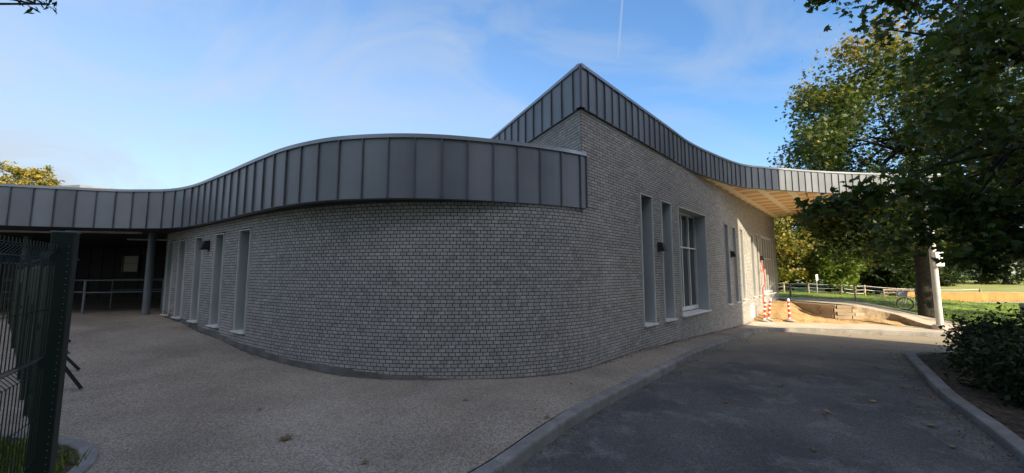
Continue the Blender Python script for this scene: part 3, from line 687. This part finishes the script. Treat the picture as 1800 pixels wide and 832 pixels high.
def tree(name, label, base, crown_c, crown_r, nclump, clump_r, per, size, shape, lmat, trunk_r=.25, group=None, tintf=None, extra=None, extra_r=None, cat='tree', keep=None, limbs=14, fill=.5, flat=.75, cat_trunk='trunk'):
    bx, by, bz = base; T = thing(name, label, cat, (bx, by, bz), 0, group)
    cc = crown_clumps(crown_c, crown_r, nclump, fill)
    if extra is not None: cc = np.vstack([cc, np.array(extra)])
    ne = 0 if extra is None else len(extra)
    if keep is not None:
        m_ = np.array([keep(p) or i >= len(cc)-ne for i, p in enumerate(cc)]); cc = cc[m_]
    n = per*len(cc)
    rr = clump_r*RNG.uniform(.6, 1.3, len(cc))
    if extra_r: rr[len(cc)-ne:] = extra_r
    ctint = RNG.uniform(-.22, .22, len(cc))
    idx = np.repeat(np.arange(len(cc)), per)
    g = np.clip(RNG.normal(0, .5, (n, 3)), -1.0, 1.0); g[:, 2] *= flat
    p = cc[idx] + g*rr[idx][:, None]
    t = .42 + ctint[idx] + RNG.normal(0, .16, n)
    if tintf is not None: t = t + np.array([tintf(q) for q in p])
    leaves('crown', p-np.array(base), size, shape, lmat, T, t)
    b = MB(); cx, cy, cz = [crown_c[i]-base[i] for i in range(3)]
    top = V(cx*.8, cy*.8, cz+crown_r[2]*.45)
    mid = [V(0, 0, -.2), V(0, 0, .0), V(cx*.05, cy*.05, cz*.3), V(cx*.3, cy*.3, cz*.7), top]
    b.tube(mid, [trunk_r*1.35, trunk_r*1.1, trunk_r*.92, trunk_r*.6, trunk_r*.12], 10)
    sel = RNG.permutation(len(cc))[:limbs]
    if extra is not None: sel = list(sel) + list(range(len(cc)-min(len(extra), 8), len(cc)))
    for i in sel:
        e = V(*(cc[i]-np.array(base))); q = RNG.uniform(.35, .8)
        s = mid[2].lerp(mid[4], q) if q > .0 else mid[2]
        m1 = s.lerp(e, .5)+V(RNG.normal(0, .15), RNG.normal(0, .15), .25+RNG.normal(0, .15))
        b.tube([s, m1, e], [trunk_r*.3, trunk_r*.16, .012], 6)
    b.build('trunk', M['bark'], T, smooth=True)
    return T
TG = 'background trees beyond the wire fence'
# big turning maple behind the ramp (ivy dark trunk)
tree('maple_tree', 'big maple with thick dark trunk beside the ramp path, yellow leaves near its top', (19.25, 18.1, -.35), (20.6, 19.5, 8.0), (6.2, 5.2, 5.8), 420, 1.0, 115, .19, 'spray', LM['mapleA'], .28,
     tintf=lambda q: .01*(q[2]-8)+.19*max(0, q[2]-10.4)-.015*(q[0]-18)-.14+.03*max(0, 15.2-q[0]), limbs=26, fill=.45, keep=lambda p: p[0]-.62*p[1]-.0*p[2] > 2.7,  # sunlit top and shaded lower crown painted into the leaf tint
     extra=[(15.6+RNG.uniform(0, 2.4), 18.2+RNG.uniform(-.5, 1.5), RNG.uniform(2.6, 5.0)) for _ in range(26)])
# near maple, its branches hanging into the picture from the right
ex = [(8.6-.24*k+RNG.normal(0, .10), 7.2+RNG.normal(0, .15), 7.38+RNG.normal(0, .07)) for k in range(11)] + \
     [(8.4-.38*k+RNG.normal(0, .08), 7.1+RNG.normal(0, .12), 3.3-.05*k+RNG.normal(0, .10)) for k in range(8)] + \
     [(7.9+RNG.uniform(0, 1.8), 7.2+RNG.normal(0, .3), RNG.uniform(1.75, 2.9)) for _ in range(22)]
tree('maple_tree', 'near dark maple whose leafy branches hang into the picture over the road at right', (11.7, 6.6, -.1), (10.5, 7.2, 5.2), (3.9, 2.5, 3.9), 260, .6, 74, .15, 'maple', LM['maple'], .26, extra=ex, extra_r=.27, limbs=24, fill=.35,
     keep=lambda p: (p[0]-1.02*p[1] > .3 and p[0] < 12.9 and p[2] > 1.8) or (p[2] > 7.25 and p[0] < 8.9) or (p[2] < 3.4 and p[0] < 9.6 and p[0] > 5.4))
# offstage trees on the right that shade the maple
tree('roadside_tree', 'tall roadside tree out on the right whose shade falls on the maple', (26.5, 10.5, -.6), (26.5, 10.5, 8), (4.5, 4.5, 5.5), 120, 1.1, 40, .34, 'spray', LM['mapleA'], .35, limbs=12)
# sunlit trees straight behind the fence
tree('yellowing_tree', 'sunlit yellowing tree just right of the building end behind the fence', (23.4, 33.5, .1), (23.3, 33.5, 3.6), (2.6, 2.2, 3.5), 150, .6, 55, .22, 'spray', LM['yellow'], .18, TG, limbs=10)
tree('bright_green_tree', 'small bright green sunlit tree between the yellowing tree and the dark wood', (26.3, 31.2, .1), (26.2, 31.2, 2.35), (1.75, 1.6, 2.2), 90, .5, 55, .2, 'spray', LM['green'], .12, TG, limbs=8)
darks = [((26.5, 38.5), 6.5, 4.5, 'mid green tree rising behind the yellowing tree'), ((31, 38), 7.5, 5, 'dark tree right behind the small bright green tree'), ((36.5, 39), 7.5, 5.2, 'dark tree between the bright green tree and the big maple trunk'), ((31.5, 31.8), 4.2, 2.6, 'low dark tree overhanging the wire fence right of the bright green tree'), ((42.5, 41), 8, 5.5, 'dark tree standing behind the big maple trunk'), ((58, 56), 7, 6, 'dark tree past the field, nearest the big maple'), ((70, 58), 7.5, 7, 'dark tree past the field, farther right'), ((50, 45), 6.5, 4.5, 'dark tree in the field just right of the pale canopy column'), ((60, 47), 6.5, 5, 'dark tree in the field at the right edge of the picture')]
for (x, y), h, r, lab in darks:
    tree('dark_tree', lab, (x, y, 0), (x, y, h*.62), (r*.85, r*.7, h*.62), 130, 1.0, 42, .36, 'spray', LM['darkgreen'], .25, TG, limbs=6)
tree('tall_thin_tree', 'tall thin pale crown tip showing just above the sunlit fascia', (31.6, 44, 0), (31.6, 44, 9.5), (1.9, 1.7, 5.4), 70, .8, 22, .3, 'spray', LM['yellow'], .18, TG, limbs=12)
for x, y, lab in ((70, 95, 'far hazy tree left of the open field'), (98, 92, 'far hazy tree at the right end of the open field')):
    tree('far_tree', lab, (x, y, 0), (x, y, 5), (12, 5, 5), 90, 2.2, 30, .9, 'spray', LM['green'], .4, 'far trees past the field', limbs=4)
# tree over the left canopy
tree('autumn_tree', 'round yellow and orange tree rising behind the left canopy roof', (-57.5, 45, 0), (-57.5, 45, 11.4), (2.5, 2.5, 3.3), 130, .55, 46, .3, 'spray', LM['yellow'], .3, limbs=14, tintf=lambda q: .15)
# sparse drooping twig top left
tree('willow_tree', 'drooping twig tips with slender leaves at the upper left corner', (-9.2, 3.2, -.2), (-9.4, 3.4, 6.3), (2.1, 1.6, 1.4), 45, .4, 22, .13, 'narrow', LM['darkgreen'], .14, extra=[(-6.75, 4.9, 5.42), (-6.55, 4.95, 5.36), (-6.4, 5, 5.40), (-6.95, 4.8, 5.5)], extra_r=.13, limbs=10,
     keep=lambda p: p[0] < -7.7)
# shrubs on the bed
def shrub(label, x, y, r, h, n, seed_red=False, group='dark shrubs on the planting bed'):
    z = PZ(x, y)-.08; T = thing('shrub', label, 'shrub', (x, y, z), 0, group)
    cc = crown_clumps((0, 0, h*.42), (r, r, h*.55), n, .3, -.7); per = 60
    idx = np.repeat(np.arange(len(cc)), per); p = cc[idx]+RNG.normal(0, .13, (len(idx), 3)); p[:, 2] = np.maximum(p[:, 2], .03)
    leaves('foliage', p, .075, 'oval', LM['shrub'], T, .4+RNG.normal(0, .2, len(idx)))
    b = MB()
    for i in range(0, len(cc), 4): b.tube([(0, 0, -.05), V(*(cc[i]*.5))+V(0, 0, .06), V(*cc[i])], [.02, .012, .004], 5)
    b.build('stem', M['bark'], T)
shrub('rounded dark shrub at the front of the bed against the right kerb', 7.5, 5.45, .85, .85, 95)
shrub('tallest dark shrub on the bed, at the right edge of the picture', 9.3, 6.9, 1.1, .95, 150)
shrub('low spreading dark shrub reaching toward the road corner', 8.85, 6.95, .65, .72, 80)
shrub('small dark shrub nearest the camera on the right bed', 6.7, 4.15, .6, .6, 50)
T = thing('red_leaved_shrub', 'thin red leaved shrub with arching twigs at the road corner', 'shrub', (10.1, 8.2, -.2))
tw = []; b = MB()
for k in range(16):
    a = RNG.uniform(2.2, 4.4); l = RNG.uniform(.5, 1.0); e = V(l*math.cos(a), l*math.sin(a)*.7, RNG.uniform(.35, 1.0)); m_ = e*.5+V(0, 0, .25)
    b.tube([(0, 0, 0), m_, e], [.012, .008, .003], 5)
    for q in np.linspace(.3, 1, 14):
        w = (V(0, 0, 0)*(1-q)**2 + m_*2*q*(1-q) + e*q*q); tw += [tuple(w+V(RNG.normal(0, .03), RNG.normal(0, .03), RNG.normal(0, .03))) for _ in range(2)]
b.build('stem', M['bark'], T); tw = np.array(tw); leaves('foliage', tw, .08, 'oval', LM['shrub'], T, .75+RNG.normal(0, .25, len(tw)))
# grass
gp = []
while len(gp) < 26000:
    x, y = RNG.uniform(16.5, 42), RNG.uniform(14.5, 32)
    if y < 24.4+1.2*RNG.normal(0, .1) and x < 20.1 + max(0, 16-y)*.5: continue
    if x < 17 and y < 25: continue
    if RNG.uniform() > 1.2*math.exp(-(y-14)/22): continue
    gp.append((x, y, TZ(x, y)-.01))
gp = np.array(gp)
tag(leaves('grass', gp, .12, 'blade', LM['blade'], None, RNG.uniform(0, 1, len(gp)), up=1), 'rough green grass on the bank behind the ramp path', 'grass', kind='stuff')

# ---------------------------------------------------------------- fences
def wire_fence(name, label, posts, h, group=None):
    x0, y0 = posts[0]; z0 = TZ(x0, y0); T = thing(name, label, 'fence', (x0, y0, z0), 0, group)
    tops = []
    for (x, y) in posts:
        z = TZ(x, y); b = MB(); hh = h*random.uniform(.94, 1.06); lx, ly = random.uniform(-.03, .03), random.uniform(-.03, .03)
        b.tube([(x-x0, y-y0, z-z0-.2), (x-x0+lx, y-y0+ly, z-z0+hh-.03), (x-x0+lx, y-y0+ly, z-z0+hh)], [.065, .06, .045], 9, random.random()); b.build('post', M['wood'], T)
        tops.append(V(x-x0+lx, y-y0+ly, z-z0+hh))
    for q in (.08, .45, .8):
        b = MB()
        for a, c in zip(tops[:-1], tops[1:]):
            sag = .06; P_ = [a.lerp(c, k/6)-V(0, 0, h*q+sag*4*(k/6)*(1-k/6)) for k in range(7)]; b.tube(P_, .013, 5)
        b.build('wire', M['wire'], T)
wire_fence('post_and_wire_fence', 'nearer wooden post and wire fence along the outer side of the ramp path', [(17.2, 27.6), (18.3, 25.5), (20.7, 23.4), (23.1, 22.2)], 1.0)
wire_fence('post_and_wire_fence', 'farther wooden post and wire fence in front of the sunlit trees', [(17.5, 30), (22.1, 31.5), (23.4, 30.6), (25.3, 29.8), (26.9, 29.6), (30.5, 28.8), (34.5, 28.6)], .80)
T = thing('plank_barrier', 'low pale slatted plank barrier standing on the grass right of the far fence', 'barrier', (27.0, 27.3, TZ(27, 27.3)), .1)
for z in (.18, .38, .58):
    b = MB(); b.box(-1.0, 1.3, -.02, .02, z-.05, z+.05, random.random()); b.build('plank', M['wood'], T)
for x in (-.9, .15, 1.2): b = MB(); b.box(x-.04, x+.04, .022, .08, -.1, .66); b.build('post', M['wood'], T)
# leaning dark mesh panel
T = thing('mesh_barrier_panel', 'dark mesh barrier panel leaning on the grass left of the maple trunk', 'barrier', (21.9, 22.4, TZ(21.9, 22.4)), -.25)
b = MB(); b.tube([(-.75, 0, .05), (.75, 0, .05), (.75, .15, .55), (-.75, .15, .75), (-.75, 0, .05)], .02, 6); b.build('frame', M['wire'], T)
b = MB()
for k in range(1, 20): b.tube([(-.75+k*.075, .0, .05), (-.75+k*.075, .14, .74-.01*k)], .006, 4)
for k in range(1, 8): b.tube([(-.75, .017*k, .05+.085*k), (.75, .017*k, .05+.065*k)], .006, 4)
b.build('mesh', M['black'], T)
# orange timber wall
T = thing('orange_board_wall', 'long low orange brown board wall across the grass at right', 'wall', (26.6, 26.9, -.2))
b = MB(); d = V(21, -1.2).normalized()
for k in range(46):
    c = d*(k*.46+.23)+V(0, 0, .2); b.obox(c, d, V(-d.y, d.x), V(0, 0, 1), .226, .03, .34, random.random())
b.build('board', M['orange'], T)
b = MB(); b.obox(d*10.6+V(0, 0, .57), d, V(-d.y, d.x), V(0, 0, 1), 10.6, .06, .022); b.build('top_rail', M['wood'], T)
rows = [[(x, 26.3-.057*(x-26)-w, TZ(x, 26)+.03) for x in np.arange(25, 50, 1.)] for w in (0, 1.1)]
M['pink'] = noisy('pinkish_gravel', (.42, .33, .27), (.5, .4, .33), 2, .95)
loft('gravel_strip', [[(a, c, TZ(a, c)+.03) for a, c, _ in r] for r in rows], M['pink'])
M['field'] = noisy('pale_dry_field', (.17, .20, .05), (.26, .27, .08), .3, .95)
loft('field', [[(x, y, TZ(x, y)+.06+.02*max(0, y-30)) for x in np.arange(36, 140, 4)] for y in np.arange(32, 84, 4)], M['field'])

# ---------------------------------------------------------------- green mesh gate and fence at left
def mesh_panel(parent, A, Bp, z0, z1, folds, extra_h, name='mesh_panel', spacing=.05, rw_=.0028):
    A, Bp = V(*A), V(*Bp); d = (Bp-A).normalized(); n = V(d.y, -d.x); w = (Bp-A).length; b = MB()
    def off(z):
        o = 0
        for fz in folds: o += max(0, 1-abs(z-fz)/.055)*.045
        return o
    zs = sorted(set([z0, z1] + [fz+q for fz in folds for q in (-.055, 0, .055)]))
    zs = [z for z in zs if z0 <= z <= z1]
    k = spacing/2
    while k < w:
        b.tube([A+d*k+n*off(z)+V(0, 0, z) for z in zs], rw_, 4, cap=False); k += spacing
    hz = [fz+q for fz in folds for q in (-.055, 0, .055)] + list(extra_h)
    for z in hz: b.tube([A+n*(off(z)+.004)+V(0, 0, z), Bp+n*(off(z)+.004)+V(0, 0, z)], rw_*1.1, 5, cap=False)
    return b.build(name, M['greenmetal'], parent)
GF = thing('mesh_fence', 'dark green welded mesh fence panels running back from the thick post, propped by braces', 'fence', (0, 0, 0))
p0, p1 = V(-3.52, 3.08), V(-12.2, 9.5); dF = (p1-p0).normalized(); seg = (p1-p0).length/4; nF = V(dF.y, -dF.x)
for k in range(4):
    A, C = p0+dF*(seg*k+.05), p0+dF*(seg*(k+1)-.05)
    zz = PZ(A.x, A.y)+.05
    mesh_panel(GF, (A.x, A.y), (C.x, C.y), zz, 1.88, (1.80, 1.05, .32), (1.43, .68), spacing=.05)
    b = MB(); q = p0+dF*seg*(k+1); b.obox(q+V(0, 0, .97), dF, nF, V(0, 0, 1), .03, .03, .98); b.build('post', M['greenmetal'], GF)
for fx, fy in ((-5.99, 5.52), (-6.9, 6.3), (-9.0, 8.0)):                                     # braces with flat feet
    foot = V(fx, fy); fz = PZ(fx, fy); q = p0+dF*((foot-p0).dot(dF)); A_, B_ = q+V(0, 0, 1.0), foot+V(0, 0, fz+.02)
    dd = (B_-A_).normalized(); b = MB(); b.obox((A_+B_)/2, dd, dF, dd.cross(dF), (B_-A_).length/2, .03, .02)
    b.build('brace', M['greenmetal'], GF)
    b = MB(); b.obox(q+V(0, 0, fz+.6), dF, nF, V(0, 0, 1), .03, .03, .62); b.build('post', M['greenmetal'], GF)
GP = thing('gate_post', 'thick square dark green gate post with a flat cap in the left foreground', 'post', (-3.38, 2.9, -.1), math.atan2(-.81, .58))
b = MB(); b.box(-.06, .06, -.06, .06, 0, 2.09); b.build('shaft', M['greenmetal'], GP, bevel=.006)
b = MB(); b.box(-.064, .064, -.064, .064, 2.09, 2.10); b.build('cap', M['greypaint'], GP, bevel=.003)
for k in range(40):
    b = MB(); b.box(.0605, .0615, .036, .040, .15+k*.047, .155+k*.047); b.build('rivet', M['wire'], GP)
GL = thing('mesh_gate_leaf', 'welded green mesh gate leaf with spiked top edge at the left edge of the picture', 'gate', (0, 0, 0))
a = V(-3.42, 2.93); c = a+V(.585, -.811)*2.4
mesh_panel(GL, tuple(a+V(.585, -.811)*.07)[:2], tuple(c)[:2], .08, 1.90, (1.80, 1.05, .32), (1.87, 1.43, .68))
b = MB(); b.tube([a+V(.585, -.811)*.05+V(0, 0, .05), a+V(.585, -.811)*.05+V(0, 0, 1.84)], .012, 6); b.tube([c+V(0, 0, -.1), c+V(0, 0, 1.95)], .035, 8); b.build('stile', M['greenmetal'], GL)
b = MB(); e_ = a+V(.585, -.811)*.06; b.obox(e_+V(-.04, .02, 1.90), V(.585, -.811, -.25).normalized(), V(.811, .585, 0), V(0, 0, 1), .12, .004, .03); b.build('bracket', M['greenmetal'], GL)
# grass bed and its kerb below the gate
KG = Path(catmull([(-2.9, .2), (-3.3, 1.8), (-3.5, 2.9), (-3.62, 3.45), (-3.95, 3.85), (-4.45, 4.08), (-5.3, 4.25), (-8, 4.6), (-12, 4.9)], 8))
sweep_kerb(KG, -1, .12, lambda x, y: PZ(x, y)+.03, 'kerb', down=.2)
rows = [[(p.x, p.y) for p in [KG.at(t)-KG.nor(t)*.11 + (V(-12, -1)-KG.at(t))*f*.9 for f in (0, .1, .3, .6, 1)]] for t in np.linspace(0, KG.L, 40)]
loft('flower_bed', rows, M['bed'], lambda x, y: PZ(x, y)+.015)
gp = []
while len(gp) < 9000:
    x, y = RNG.uniform(-8, -3.3), RNG.uniform(.5, 4.4); t = None
    if x > -3.75 + (3.4-y)*.1 or y > 3.65+(-x-3.9)*.3*1.0 or y > 4.25: continue
    gp.append((x, y, PZ(x, y)))
gp = np.array(gp); tag(leaves('grass', gp, .14, 'blade', LM['blade'], None, RNG.uniform(0, .6, len(gp)), up=1), 'tufted grass growing behind the green mesh gate', 'grass', kind='stuff')

# ---------------------------------------------------------------- handrail under the canopy
HR = thing('handrail', 'grey tubular double handrail under the dark left canopy', 'handrail', (-12.5, 11.35, .49))
pts = [V(-12.6, 11.35), V(-10.2, 13.9), V(-8.8, 15.4)]
d = (pts[1]-pts[0]).normalized()
rl = [V(-12.6, 11.4), V(-12.9, 12.6), V(-11.2, 14.2), V(-9.7, 15.0)]
O_ = V(-12.5, 11.35, .49)
for h in (.98, .62):
    b = MB(); 
    for (p, q) in (((-12.55, 11.4), (-9.6, 13.2)), ((-13.6, 13.2), (-9.6, 15.6)), ((-15.6, 11.9), (-12.9, 11.7))):
        b.tube([V(*p)-O_+V(0, 0, .49+h), V(*q)-O_+V(0, 0, .49+h)], .022, 7)
    b.build('rail', M['greypaint'], HR)
for (p, q, n) in (((-12.55, 11.4), (-9.6, 13.2), 3), ((-13.6, 13.2), (-9.6, 15.6), 4), ((-15.6, 11.9), (-12.9, 11.7), 2)):
    for k in range(n):
        w = V(*p).lerp(V(*q), k/max(1, n-1)); b = MB(); b.tube([w-O_+V(0, 0, .40), w-O_+V(0, 0, .49+.98)], .024, 7); b.build('post', M['greypaint'], HR)

# ---------------------------------------------------------------- delineator posts, sign, bollard, bicycle
def delineator(label, x, y, z, lean):
    T = thing('traffic_delineator', label, 'delineator', (x, y, z), 0, 'red and white delineator posts by the soil mound'); T.rotation_euler = (lean[0], lean[1], 0)
    b = MB(); b.lathe([(0, 0), (.20, 0), (.21, .03), (.15, .055), (.07, .08), (0, .08)], n=22); o = b.build('base', M['rubber'], T, smooth=True)
    b = MB(); zs = [.07, .14, .30, .37, .50, .57, .68, .74, .83]
    for i, (a, c) in enumerate(zip(zs[:-1], zs[1:])): b.lathe([(.047, a), (.047, c)], n=16, m=i % 2)
    b.lathe([(.047, .83), (.052, .84), (.052, .87), (.03, .94), (.0, .96)], n=16, m=0); b.build('tube', [M['white'], M['red']], T, smooth=True)
z = lambda x, y: max(PZ(x, y)+.0, soil_z(x, y))
delineator('upright red and white delineator post alone in front of the soil mound', 11.9, 16.75, z(11.9, 16.75)+.01, (0, 0))
delineator('leaning red and white delineator post nearer the wall, left of its leaning twin', 10.82, 16.75, z(10.82, 16.75)+.01, (0, .09))
delineator('leaning red and white delineator post right of its leaning twin by the wall', 11.12, 16.95, z(11.12, 16.95)+.01, (0, .16))
T = thing('sign_post', 'small white sign on a thin grey post in front of the far fence', 'sign', (23.6, 30, .12), .4)
b = MB(); b.tube([(0, 0, -.1), (0, 0, 1.3)], .035, 8); b.build('post', M['wire'], T)
b = MB(); b.box(-.13, .13, -.05, -.036, 1.0, 1.45); b.build('plate', M['white'], T, bevel=.004)
for x, y, lab in ((24.6, 18.7, 'short pale concrete bollard on the grass at the right edge'),):
    T = thing('bollard', lab, 'bollard', (x, y, TZ(x, y)))
    b = MB(); b.lathe([(0, -.1), (.15, -.1), (.15, .42), (.17, .44), (.17, .50), (.12, .55), (0, .56)], n=20); b.build('shaft', M['concrete'], T)
    b = MB(); b.lathe([(.153, .3), (.153, .36)], n=20); b.build('band', M['black'], T)
def bicycle(x, y, z, rz):
    T = thing('bicycle', 'pale bicycle with a blue grey front basket parked against the maple trunk', 'bicycle', (x, y, z), rz)
    R = .31
    for cx in (-.5, .5):
        b = MB(); P_ = [(cx+R*math.cos(a), 0, R+.02+R*math.sin(a)) for a in np.linspace(0, 2*math.pi, 25)]; b.tube(P_, .022, 6, cap=False); w = b.build('wheel', M['black'], T)
        b = MB(); P_ = [(cx+(R-.03)*math.cos(a), 0, R+.02+(R-.03)*math.sin(a)) for a in np.linspace(0, 2*math.pi, 25)]; b.tube(P_, .010, 5, cap=False)
        for a in np.linspace(0, math.pi, 8)[:-1]: b.tube([(cx+(R-.03)*math.cos(a), 0, R+.02+(R-.03)*math.sin(a)), (cx-(R-.03)*math.cos(a), 0, R+.02-(R-.03)*math.sin(a))], .003, 3)
        b.build('rim', M['wire'], w)
    b = MB(); bb = (-.05, 0, .30); st = (-.18, 0, .78); hd = (.36, 0, .80)
    for P_ in ([(-.5, 0, .33), bb], [bb, st], [st, (-.5, 0, .33)], [bb, (.38, 0, .66)], [st, (.36, 0, .72)], [(.5, 0, .33), (.36, 0, .95)]): b.tube(P_, .019, 7)
    b.build('frame', M['white'], T)
    b = MB(); b.tube([(.24, -.25, .98), (.36, -.1, .98), (.36, .1, .98), (.24, .25, .98)], .014, 6); b.build('handlebar', M['black'], T)
    b = MB(); b.obox(V(-.2, 0, .84), V(1, 0, 0), V(0, 1, 0), V(0, 0, 1), .13, .07, .03); b.build('saddle', M['black'], T, bevel=.02)
    b = MB()
    for k in range(9): b.tube([(.42+.04*k, -.15, .70), (.42+.04*k, -.17, .98)], .006, 4); b.tube([(.42+.04*k, .15, .70), (.42+.04*k, .17, .98)], .006, 4)
    b.obox(V(.58, 0, .70), V(1, 0, 0), V(0, 1, 0), V(0, 0, 1), .17, .15, .006)
    for s in (-1, 1): b.obox(V(.58, s*.165, .84), V(1, 0, 0), V(0, 1, 0), V(0, 0, 1), .17, .004, .12)
    b.obox(V(.75, 0, .84), V(1, 0, 0), V(0, 1, 0), V(0, 0, 1), .004, .16, .12); b.build('basket', M['bluegrey'], T)
M['bluegrey'] = noisy('blue_grey_plastic', (.22, .27, .38), (.3, .35, .46), 4, .5, bump=0)
bicycle(20.7, 19.8, TZ(20.7, 19.8)+.04, 2.5)

# ---------------------------------------------------------------- dirt along the wall foot, litter along the kerbs
b = MB()
for path, a0, a1 in ((WL, .3, WL.near(C0.x+.2, C0.y+.2)), (WT, .3, 12.6)):
    t = a0; w0 = .05
    while t < a1:
        e = min(t+.08, a1); w1 = max(.012, .05+.03*math.sin(t*2.1)+random.uniform(-.02, .025))
        p, q = path.at(t)-path.nor(t)*.02, path.at(e)-path.nor(e)*.02; pp, qq = path.at(t)+path.nor(t)*w0, path.at(e)+path.nor(e)*w1
        b.quad(*[(k.x, k.y, PZ(k.x, k.y)+.005) for k in (p, q, qq, pp)]); t = e; w0 = w1
b.build('dirt_strip', noisy('dark_grit_at_wall_foot', (.07, .062, .05), (.13, .115, .095), 12, .98, bump=.8, bscale=60))['kind'] = 'structure'
lp = []
while len(lp) < 2600:
    k = RNG.integers(0, 4)
    if k == 0: t = RNG.uniform(1, iL+6); p = KL.at(t)+KL.nor(t)*abs(RNG.normal(0, .12)); z = RZ(p.x, p.y)+.004
    elif k == 1: t = RNG.uniform(1.5, 12); p = KR.at(t)-KR.nor(t)*abs(RNG.normal(0, .16)); z = RZ(p.x, p.y)+.004
    elif k == 2: t = RNG.uniform(.5, 14); p = WT.at(t)+WT.nor(t)*(.03+abs(RNG.normal(0, .10))); z = PZ(p.x, p.y)+.006
    else: p = V(RNG.uniform(0, 12), RNG.uniform(3, 14)); z = RZ(p.x, p.y)+.004
    if k == 3 and (p.x < p.y*.75-1.8 or p.x > p.y*1.0+.3 or p.y > 13.5): continue
    lp.append((p.x, p.y, z))
lp = np.array(lp)
tag(leaves('leaf_litter', lp, .028, 'oval', LM['dead'], None, RNG.uniform(0, 1, len(lp))), 'tiny bits of dry leaf and grit along the kerbs and on the road', 'leaf litter', kind='stuff')

# ---------------------------------------------------------------- fallen leaves
def fallen(x, y, z, s, rz, label, group):
    S = leafshape('maple'); b = MB(); b.poly([((p[0])*s, (p[1]-.45)*s, .006+abs(p[0])*s*.35+random.uniform(0, .008)) for p in S], random.random())
    o = b.build('fallen_leaf', LM['dead']); o.location = (x, y, z); o.rotation_euler = (random.uniform(-.2, .2), random.uniform(-.2, .2), rz)
    return tag(o, label, 'leaf', group)
fallen(-2.32, 4.09, PZ(-2.32, 4.09)+.006, .15, 1.1, 'single curled dry leaf lying on the gravel pavement in the foreground', None)
for (x, y) in [(4.12, 5.2), (4.35, 6.38), (5.11, 5.64), (4.99, 4.78), (6.96, 7.56), (4.04, 5.14), (3.18, 4.24), (6.54, 8.29), (6.7, 11.12), (7.4, 10.2), (5.6, 7.1), (8.3, 9.9), (3.0, 5.6), (7.9, 12.2), (9.3, 13.1), (10.2, 12.5), (11.2, 13.0), (5.4, 9.0), (6.2, 6.3), (4.7, 4.3)]:
    fallen(x, y, RZ(x, y)+.008, random.uniform(.07, .12), random.uniform(0, 6), 'small dry brown leaf lying on the asphalt road', 'dry leaves scattered on the asphalt road')
for (x, y) in [(-4.9, 6.4), (-5.7, 7.2), (-.6, 5.3), (.4, 4.7), (2.4, 7.9), (3.5, 8.7), (-3.1, 4.9), (-1.3, 3.6), (.9, 6.0), (4.8, 9.9)]:
    fallen(x, y, PZ(x, y)+.008, random.uniform(.05, .085), random.uniform(0, 6), 'tiny dry leaf lying on the gravel pavement near the curved wall', 'tiny dry leaves on the gravel pavement')
